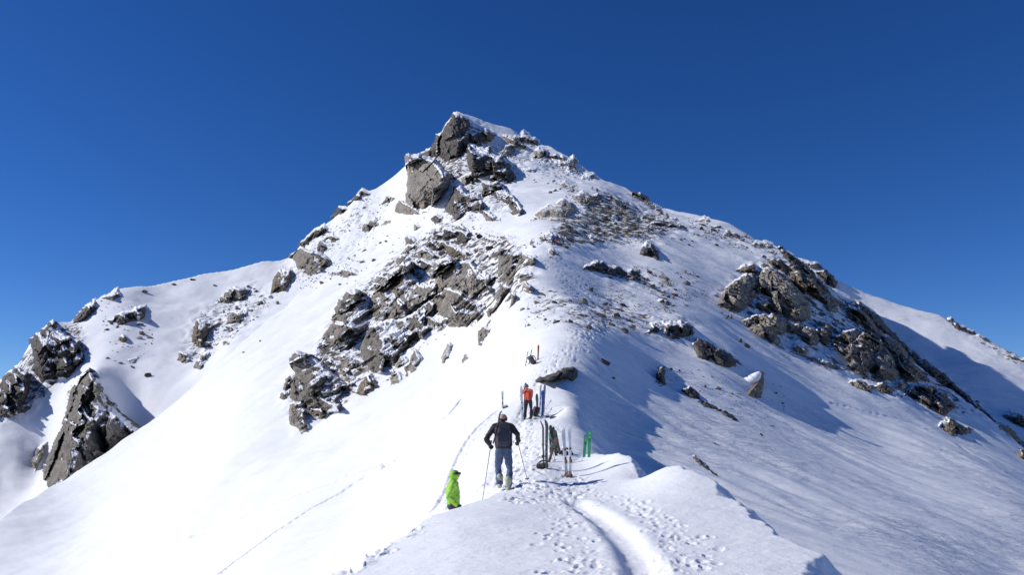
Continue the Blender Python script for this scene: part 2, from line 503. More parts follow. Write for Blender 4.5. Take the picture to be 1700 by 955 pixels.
# wind-blown ribs on the shaded right-hand slope, running down and towards the camera
cs_, sn_ = math.cos(math.radians(-38)), math.sin(math.radians(-38))
U, V = GX * cs_ + GY * sn_, -GX * sn_ + GY * cs_
wob = pnoise(GX / 9, GY / 9, 5) * 1.2
rib = fbm(U / 9.0, (V + wob) / 1.6, 2, 41)
dz += right * (1 - sstep(120, 220, GY)) * 0.13 * rib * band(1.6) * sstep(-0.35, 0.5, fbm(GX / 17, GY / 17, 2, 45))
dz += right * 0.20 * fbm(U / 22.0, (V + wob) / 5.5, 3, 47) * (1 - sstep(150, 260, GY))
rough = np.zeros_like(GX)
rockm = np.zeros_like(GX)
GPX = None


def to_px(X, Y, Z):
    yc = Y * CP + Z * SP
    return CX + F_PX * X / yc, CY - F_PX * (-Y * SP + Z * CP) / yc


GPX, GPY = to_px(GX, GY, GZ)


def stain(poly, soft, amp_rough, amp_rock, ymin=0, ymax=1e9):
    """rough, partly bare ground inside an outline on the hillside"""
    sd = poly_dist(GPX, GPY, poly)
    w = sstep(-soft, soft, sd) * (GY > ymin) * (GY < ymax) * (GZ / GY > -0.2)
    global rough, rockm
    rough = np.maximum(rough, w * amp_rough)
    rockm = np.maximum(rockm, w * amp_rock)


stain([(745, 195), (800, 205), (830, 225), (800, 250), (770, 300), (720, 350), (680, 345), (680, 270)], 14, 1.0, 0.52, 250)
stain([(770, 240), (850, 230), (960, 270), (985, 300), (940, 300), (880, 280), (850, 300), (860, 350), (790, 360), (750, 380), (720, 360), (770, 310)], 14, 0.8, 0.48, 150)
stain([(730, 360), (800, 380), (860, 400), (890, 440), (885, 490), (840, 520), (790, 545), (720, 560), (660, 600), (620, 650), (560, 690), (490, 715), (470, 650), (520, 580), (570, 490), (640, 430)], 16, 0.9, 0.52, 80)
stain([(1000, 310), (1150, 375), (1100, 400), (1010, 410), (930, 420), (900, 400), (950, 350)], 16, 0.6, 0.54, 90)
stain([(890, 480), (1010, 490), (1160, 540), (1150, 575), (1050, 560), (930, 545), (870, 530)], 16, 0.5, 0.48, 50)
stain([(1080, 370), (1300, 410), (1290, 430), (1180, 400), (1090, 385)], 12, 0.5, 0.49, 90)
stain([(1190, 490), (1260, 430), (1320, 420), (1440, 510), (1560, 620), (1640, 690), (1560, 690), (1450, 650), (1300, 580)], 14, 0.9, 0.50, 90)
stain([(970, 430), (1080, 450), (1130, 510), (1060, 490), (990, 460)], 14, 0.5, 0.49, 60)
stain([(0, 640), (60, 560), (130, 530), (150, 590), (100, 640), (40, 690), (0, 700)], 10, 0.9, 0.52, 200)
stain([(110, 640), (160, 620), (230, 720), (170, 770), (80, 800)], 8, 0.9, 0.52, 200)
stain([(320, 520), (420, 470), (460, 490), (400, 560), (330, 610), (300, 590)], 14, 0.8, 0.47, 200)
stain([(450, 480), (500, 400), (610, 315), (640, 330), (560, 420), (520, 470), (460, 490)], 12, 0.8, 0.45, 200)
stain([(600, 350), (660, 340), (640, 400), (560, 480), (520, 470)], 14, 0.5, 0.43, 200)
stain([(1560, 520), (1700, 590), (1700, 620), (1600, 560)], 8, 0.4, 0.48, 140)
rg = 1 - np.abs(fbm(GX / 7.0, GY / 7.0, 4, 61))
dz += rough * (1.7 * (rg - 0.6) + 0.6 * fbm(GX / 2.6, GY / 2.6, 3, 67) * band(2.6)) * np.clip(GY / 200, 0.12, 1.1)
dz += (1 - right) * (0.045 * fbm(U / 6.0, V / 1.3, 3, 43) * band(1.3) + 0.10 * fbm(U / 14.0, V / 4.0, 3, 44) * sstep(25, 60, GY))
GZ = GZ + dz * (1 - isF) + isF * (0.014 * fbm(GX / 0.9, GY / 0.9, 3, 37) + 0.004 * fbm((GX + GY) / 1.6, (GX - GY) / 0.35, 3, 39))
crust = 0.06 + right * (0.35 + 0.75 * sstep(-0.3, 0.6, fbm(GX / 11, GY / 11, 3, 46))) + 0.25 * far * (1 - right) + 0.3 * rough

# --- the trodden trail, boot prints and old ski tracks
GPX, GPY = to_px(GX, GY, GZ)


def track(px_pts, width, depth, rim=0.35, chop=0.0, soft=4):
    """groove with a low rim along a line on the snow"""
    w = []
    for (x, y) in px_pts:
        Y = at_grid(x, y)[0]
        if not np.isnan(Y):
            w.append(P3(x, y, Y)[:2])
    w = np.array(w)
    # smooth the line
    for _ in range(2):
        q = [w[0]]
        for i in range(len(w) - 1):
            q += [0.75 * w[i] + 0.25 * w[i + 1], 0.25 * w[i] + 0.75 * w[i + 1]]
        w = np.array(q + [w[-1]])
    m = (GX > w[:, 0].min() - 3) & (GX < w[:, 0].max() + 3) & (GY > w[:, 1].min() - 3) & (GY < w[:, 1].max() + 3)
    d, arc, side = line_dist(GX[m], GY[m], w)
    wv = width * (1 + 0.25 * pnoise(arc / 1.3, 0 * arc, 3))
    prof = -depth * np.exp(-(d / wv * 1.6) ** soft) + rim * depth * np.exp(-((d - wv) / (0.45 * wv)) ** 2)
    if chop:
        prof = prof + chop * np.exp(-(d / (wv * 1.5)) ** 2) * fbm(GX[m] / 0.28, GY[m] / 0.28, 3, 71)
    GZ[m] += prof


def dent(x, y, rx, ry, ang, depth):
    """one boot print: a hollow with a pushed-up rim"""
    R = max(rx, ry) * 2.4
    a0, a1 = (x - R) / max(y - R, 1), (x + R) / max(y - R, 1)
    j0, j1 = np.searchsorted(GA, min(a0, (x - R) / (y + R))), np.searchsorted(GA, max(a1, (x + R) / (y + R)))
    i0, i1 = np.searchsorted(GS, math.log(max(y - R, 4.6))), np.searchsorted(GS, math.log(y + R))
    if i1 <= i0 or j1 <= j0: return
    X, Y = GX[i0:i1, j0:j1] - x, GY[i0:i1, j0:j1] - y
    c, s = math.cos(ang), math.sin(ang)
    q = np.sqrt(((X * c + Y * s) / rx) ** 2 + ((-X * s + Y * c) / ry) ** 2)
    q = q * (1 + 0.35 * pnoise((X + x) * 11.0, (Y + y) * 11.0, 13)) + 0.12 * pnoise((X + x) * 23.0, (Y + y) * 23.0, 14)
    GZ[i0:i1, j0:j1] += -depth * np.exp(-q ** 4) + 0.38 * depth * np.exp(-((q - 1.35) / 0.35) ** 2)


def prints(poly, count, depth=0.07, size=(0.10, 0.19), seed=1):
    r = np.random.default_rng(seed)
    poly = np.array(poly, float)
    got = 0
    while got < count:
        x = r.uniform(poly[:, 0].min(), poly[:, 0].max(), 64); y = r.uniform(poly[:, 1].min(), poly[:, 1].max(), 64)
        ok = poly_dist(x, y, poly) > 0
        for X, Y in zip(x[ok], y[ok]):
            D = at_grid(X, Y)[0]
            if np.isnan(D): continue
            p = P3(X, Y, D)
            s = r.uniform(*size)
            dent(p[0], p[1], s * r.uniform(0.6, 0.9), s, r.uniform(-0.7, 0.7), depth * r.uniform(0.5, 1.3))
            got += 1
            if got >= count: break


def walk(px_pts, stride=0.62, gauge=0.13, depth=0.06, size=0.13, seed=1, skip=0.0):
    """boot prints of one walker along a line on the snow"""
    r = np.random.default_rng(seed)
    w = []
    for (x, y) in px_pts:
        Y = at_grid(x, y)[0]
        if not np.isnan(Y): w.append(P3(x, y, Y)[:2])
    w = np.array(w)
    for _ in range(2):
        q = [w[0]]
        for i in range(len(w) - 1): q += [0.75 * w[i] + 0.25 * w[i + 1], 0.25 * w[i] + 0.75 * w[i + 1]]
        w = np.array(q + [w[-1]])
    seg = np.hypot(*np.diff(w, axis=0).T); L = np.concatenate([[0], np.cumsum(seg)])
    k = 0; s_ = 0.0
    while s_ < L[-1]:
        i = min(np.searchsorted(L, s_, side='right') - 1, len(seg) - 1)
        f = (s_ - L[i]) / seg[i]
        p = w[i] * (1 - f) + w[i + 1] * f; t = (w[i + 1] - w[i]) / seg[i]
        nrm = np.array([-t[1], t[0]]) * gauge * (1 if k % 2 else -1)
        p = p + nrm + r.normal(0, 0.06, 2)
        if r.random() > skip:
            dent(p[0], p[1], size * 0.55 * r.uniform(0.7, 1.4), size * r.uniform(0.7, 1.45), math.atan2(-t[0], t[1]) + r.normal(0, 0.15), depth * r.uniform(0.7, 1.25))
        k += 1; s_ += stride * r.uniform(0.85, 1.12)


track([(320, 890), (430, 847), (520, 813), (610, 775), (690, 748), (760, 715)], 0.34, 0.32)
track([(365, 955), (440, 897), (520, 845), (600, 795), (660, 760), (735, 700), (770, 660)], 0.36, 0.34)
track([(640, 775), (700, 730), (760, 690), (800, 655)], 0.4, 0.3, chop=0.04)
track([(575, 950), (630, 912), (690, 872), (735, 835), (750, 790), (765, 750), (790, 712), (830, 680)], 0.22, 0.09, chop=0.04)
track([(820, 800), (840, 770), (850, 735), (860, 700), (880, 660), (905, 620)], 0.5, 0.05, chop=0.04)
track([(955, 833), (985, 852), (1015, 872), (1042, 900), (1062, 930), (1075, 965)], 0.31, 0.10, rim=0.15, soft=3, chop=0.008)
track([(1380, 670), (1470, 690), (1540, 712), (1600, 745), (1660, 780), (1700, 800)], 0.35, 0.16)
# climbers' boot tracks
for k, off in enumerate((-14, -6, 3, 11)):
    walk([(575 + off, 952), (640 + off, 905), (700 + off, 865), (738 + off, 832), (752 + off * 0.7, 790), (768 + off * 0.6, 748), (792 + off * 0.5, 712), (830, 682)], seed=20 + k, depth=0.06, skip=0.15)
for k, off in enumerate((-26, -16, -7, 2, 10, 20, 30)):
    walk([(850 + off, 812), (846 + off * 0.9, 780), (852 + off * 0.8, 745), (862 + off * 0.6, 712), (872 + off * 0.5, 690), (885 + off * 0.5, 655), (902 + off * 0.6, 622), (925 + off * 0.7, 592), (958 + off, 562)], seed=30 + k, depth=0.055, skip=0.2)
for k, off in enumerate((-12, 0, 12, 24)):
    walk([(962 + off, 560), (985 + off, 540), (978 + off, 505), (948 + off, 470), (915 + off, 440), (908 + off * 0.6, 420), (925 + off * 0.4, 402)], seed=40 + k, stride=0.8, depth=0.10, size=0.26, skip=0.2)
for k, (a_, b_, c_, d_) in enumerate(((905, 925, 945, 980), (930, 940, 955, 985), (955, 960, 965, 990), (890, 905, 930, 1000), (975, 985, 985, 1000))):
    walk([(a_, 962), (b_ - 8, 925), (b_, 890), (c_, 860), (c_ - 20, 838), (900, 815)], seed=50 + k, depth=0.022, size=0.09, stride=0.46, gauge=0.1, skip=0.3)
for k, (a_, b_, c_, d_) in enumerate(((1110, 1100, 1075, 1020), (1130, 1118, 1090, 1030), (1155, 1140, 1105, 1040), (1180, 1165, 1120, 1050), (1122, 1105, 1060, 1000))):
    walk([(a_, 962), (a_ - 6, 925), (b_, 890), (c_, 858), (d_, 832), (d_ - 60, 815), (920, 806)], seed=60 + k, depth=0.022, size=0.09, stride=0.46, gauge=0.1, skip=0.3)
prints([(800, 815), (830, 760), (900, 760), (960, 790), (1000, 800), (960, 830), (860, 838)], 340, 0.034, (0.04, 0.13), seed=5)
prints([(830, 760), (865, 690), (930, 690), (940, 740), (900, 760)], 220, 0.045, (0.07, 0.14), seed=8)
prints([(880, 840), (960, 835), (1000, 880), (1020, 955), (900, 955), (930, 900), (885, 870)], 60, 0.014, (0.03, 0.07), seed=16)
prints([(1000, 825), (1060, 820), (1110, 850), (1130, 880), (1190, 900), (1170, 955), (1105, 955), (1090, 890), (1060, 850)], 70, 0.014, (0.03, 0.07), seed=17)
prints([(890, 640), (960, 545), (1000, 555), (950, 610)], 50, 0.07, (0.12, 0.22), seed=9)

verts = np.stack([GX, GY, GZ], -1).reshape(-1, 3)
NC = len(GA)
ii, jj = np.meshgrid(np.arange(NROW - 1), np.arange(NC - 1), indexing='ij')
v0 = (ii * NC + jj).ravel()
faces = np.stack([v0, v0 + 1, v0 + NC + 1, v0 + NC], -1)
terrain = mesh_obj('mountain_terrain', verts, faces, SNOW, smooth=True)
tag(terrain, kind='structure', label='snow covered mountain ridge, slopes and pyramid summit')
for nm, arr in (('rock', rockm), ('crust', crust)):
    at_ = terrain.data.attributes.new(nm, 'FLOAT', 'POINT')
    at_.data.foreach_set('value', arr.astype(np.float32).ravel())

# unseen snow sheet far below, added to bounce sunlight up onto the slopes
q = 9000.0
gx, gy = np.meshgrid(np.linspace(-q, q, 61), np.linspace(-q, q, 61))
gz = -380 + 60 * fbm(gx / 1500, gy / 1500, 3, 91)
vv = np.stack([gx, gy, gz], -1).reshape(-1, 3)
ii, jj = np.meshgrid(np.arange(60), np.arange(60), indexing='ij')
v0 = (ii * 61 + jj).ravel()
valley = mesh_obj('valley_bounce_sheet', vv, np.stack([v0, v0 + 1, v0 + 62, v0 + 61], -1), SNOW, smooth=True)
tag(valley, kind='structure', label='unseen snow sheet far below the ridge, added for bounce light')
# the ridge goes on behind the camera down to the valley
TPX = to_px(GX, GY, GZ)

# ------------------------------------------------------------------ crags, slabs and outcrops standing out of the snow
def rock_relief(poly, th=1.0, cell=26.0, strata=-35.0, seed=0, lean=0.0, g=1.3, rise=0.62, bare=0.04):
    """closed, block-fractured rock body rising out of the hillside inside an outline; returns verts, faces"""
    r = np.random.default_rng(seed + 1000)
    poly = np.array(poly, float)
    # ragged outline
    q = []
    n_ = len(poly)
    for i in range(n_):
        p, e = poly[i], poly[(i + 1) % n_]
        L = np.hypot(*(e - p)); k = max(1, int(L / 3.5))
        nrm = np.array([-(e - p)[1], (e - p)[0]]) / max(L, 1e-6)
        for j in range(k):
            q.append(p + (e - p) * j / k + nrm * r.normal(0, min(1.0, 0.05 * L + 0.25)) * (1 if j else 0.4))
    q = np.array(q)
    lo, hi = q.min(0) - 3 * g, q.max(0) + 3 * g
    size = hi - lo
    g = max(g, math.sqrt(size[0] * size[1] / 9000.0))
    xs = np.arange(lo[0], hi[0] + g, g); ys = np.arange(lo[1], hi[1] + g, g)
    PX, PY = np.meshgrid(xs, ys)
    sd = poly_dist(PX, PY, q)
    keep = sd > -2.2 * g
    # ground behind the rock
    Yb = at_grid(PX.ravel(), PY.ravel()).reshape(PX.shape)
    ok = ~np.isnan(Yb) & (sd > -4)
    med = np.median(Yb[ok])
    ok &= np.abs(np.log(np.where(np.isnan(Yb), med, Yb) / med)) < 0.16
    cx, cy = q.mean(0)
    A = np.stack([np.ones(ok.sum()), PX[ok] - cx, PY[ok] - cy], -1)
    co, *_ = np.linalg.lstsq(A, Yb[ok], rcond=None)
    pl = co[0] + co[1] * (PX - cx) + co[2] * (PY - cy)
    Y0 = co[0]
    mpp = Y0 / F_PX
    tol = 0.03 * Y0
    Yb = np.where(np.isnan(Yb) | (np.abs(Yb - pl) > tol), np.clip(pl, Y0 * 0.9, Y0 * 1.1), Yb)
    slope = min(max(-co[2] / mpp, 1.0), 3.5)        # metres back per metre up
    dim = min(size[0], size[1])
    T = th * dim * mpp * 0.26
    sa, ca = math.sin(math.radians(strata)), math.cos(math.radians(strata))

    def cells(sz, stretch, warp, sl):
        wx = PX + warp * pnoise(PX / (sz * 0.8), PY / (sz * 0.8), sl); wy = PY + warp * pnoise(PX / (sz * 0.8) + 9, PY / (sz * 0.8), sl + 3)
        u = ((wx - cx) * ca - (wy - cy) * sa) / stretch; v = ((wx - cx) * sa + (wy - cy) * ca)
        R = int(max(size) / sz) + 3
        iu, iv = np.floor(u / sz), np.floor(v / sz)
        best = np.full(PX.shape, 1e9); bu = np.zeros(PX.shape); bv = np.zeros(PX.shape)
        h1 = np.zeros(PX.shape); h2 = np.zeros(PX.shape); h3 = np.zeros(PX.shape)
        for du in (-1, 0, 1):
            for dv in (-1, 0, 1):
                ci, cj = iu + du, iv + dv
                ra = _hash(ci, cj, sl + 11) / 4294967296.0; rb = _hash(ci, cj, sl + 12) / 4294967296.0
                pu, pv = (ci + 0.15 + 0.7 * ra) * sz, (cj + 0.15 + 0.7 * rb) * sz
                d = (u - pu) ** 2 + (v - pv) ** 2
                m = d < best
                best[m] = d[m]; bu[m] = (u - pu)[m]; bv[m] = (v - pv)[m]
                h1[m] = (_hash(ci, cj, sl + 21) / 4294967296.0)[m]; h2[m] = (_hash(ci, cj, sl + 22) / 4294967296.0)[m]; h3[m] = (_hash(ci, cj, sl + 23) / 4294967296.0)[m]
        du_, dv_ = bu * stretch, bv
        dx = du_ * ca + dv_ * sa; dy = -du_ * sa + dv_ * ca
        up = -dy * mpp
        lat = dx * mpp
        return up * slope * (h1 * 0.9 - 0.35) + lat * np.where(h2 < 0.5, -1.9 + 2.4 * h2, -0.2 + 2.2 * h2) + (h3 - 0.5) * sz * mpp * 0.35

    ins = np.maximum(sd, 0)
    prof = 1 - np.exp(-ins / (0.14 * dim + 2.0))
    fine = sstep(0, 5, ins)
    # a face steeper than the hillside: it leans out more and more towards its upper edge
    inside = sd > 0
    bot = np.where(inside, PY, -1e9).max(0)
    good = bot > -1e8
    bot = np.interp(xs, xs[good], bot[good])
    kk = max(1, int(9 / g)); ker = np.ones(2 * kk + 1) / (2 * kk + 1)
    bot = np.convolve(np.pad(bot, kk, mode='edge'), ker, 'valid')
    upm = np.clip(bot[None] - PY, 0, None) * mpp
    capm = 55 * mpp
    steep = rise * slope * capm * (1 - np.exp(-upm / capm))
    d = T * prof + steep * sstep(-0.5, 3.0, ins) + fine * (cells(cell, 1.5, cell * 0.16, seed * 7 + 1) * 0.85 + cells(cell * 0.36, 1.5, cell * 0.1, seed * 7 + 2) * 0.42 + cells(max(3.2, cell * 0.16), 1.7, 1.0, seed * 7 + 3) * 0.38
                           + 0.3 * mpp * fbm(PX / 4.0, PY / 4.0, 3, seed + 5) + 1.6 * mpp * fbm(PX / 14.0, PY / 14.0, 2, seed + 8))
    d += lean * (PX - cx) * mpp * prof
    d = np.maximum(d, -0.25 * T + 0 * d)
    d = np.where(sd < 0, -0.9 * T * np.minimum(-sd / g, 2.0) * 0.6, d)
    Y = Yb - d
    W = P3(PX, PY, Y)
    # how flat the broad form lies, for the snow that stays on it
    kb = max(1, int(round(2.6 / g)))
    def blur(a_):
        for ax_ in (0, 1):
            pad = [(0, 0), (0, 0)]; pad[ax_] = (kb, kb)
            ap = np.pad(a_, pad, mode='edge')
            a_ = sum(np.roll(ap, -i, ax_) for i in range(2 * kb + 1)) / (2 * kb + 1)
            a_ = a_[:PX.shape[0], :PX.shape[1]]
        return a_
    Ws = P3(PX, PY, blur(Y))
    tu, tv = np.gradient(Ws, axis=1), np.gradient(Ws, axis=0)
    nn = np.cross(tv, tu); nzs = np.abs(nn[..., 2]) / (np.linalg.norm(nn, axis=-1) + 1e-12)
    rim_s = np.exp(-ins / 2.2) * 0.18 * (PY < bot[None] - 0.55 * (bot[None] - np.where(inside, PY, 1e9).min(0)[None]))
    snowv = nzs + rim_s - bare
    idx = -np.ones(PX.shape, int); idx[keep] = np.arange(keep.sum())
    f = np.stack([idx[:-1, :-1], idx[1:, :-1], idx[1:, 1:], idx[:-1, 1:]], -1).reshape(-1, 4)
    f = f[(f >= 0).all(1)]
    V = W[keep]
    # close the body with a back inside the hill
    nb = len(V)
    e = np.concatenate([f[:, [0, 1]], f[:, [1, 2]], f[:, [2, 3]], f[:, [3, 0]]])
    key = np.sort(e, 1); key = key[:, 0] * (nb + 1) + key[:, 1]
    un, inv, cnt = np.unique(key, return_inverse=True, return_counts=True)
    be = e[cnt[inv] == 1]
    c3 = V.mean(0)
    back = V + np.array([0, 1.6 * T, -0.35 * T])
    rim = np.unique(be)
    rid = -np.ones(nb, int); rid[rim] = nb + np.arange(len(rim))
    ctr = nb + len(rim)
    V2 = np.concatenate([V, back[rim], (c3 + np.array([0, 2.5 * T, -0.6 * T]))[None]])
    tri = []
    quads = np.stack([be[:, 1], be[:, 0], rid[be[:, 0]], rid[be[:, 1]]], -1)
    capq = np.stack([rid[be[:, 1]], rid[be[:, 0]], np.full(len(be), ctr), np.full(len(be), ctr)], -1)
    faces = [tuple(x) for x in f.tolist()] + [tuple(x) for x in quads.tolist()] + [tuple(x[:3]) for x in capq.tolist()]
    snow_v = np.concatenate([snowv[keep], np.zeros(len(V2) - nb)])
    return V2, faces, c3, snow_v


def crag(name, label, cat, mat, poly, group=None, **kw):
    V, Fc, c, sv = rock_relief(poly, seed=abs(hash_str(label)) % 9973, **kw)
    o = mesh_obj(name, V - c, Fc, ROCKS[mat])
    o.location = c
    o.data.attributes.new('snow', 'FLOAT', 'POINT').data.foreach_set('value', sv.astype(np.float32))
    tag(o, label, cat, group)
    return o


def hash_str(s):
    h = 7
    for ch in s: h = (h * 31 + ord(ch)) & 0x7FFFFFFF
    return h


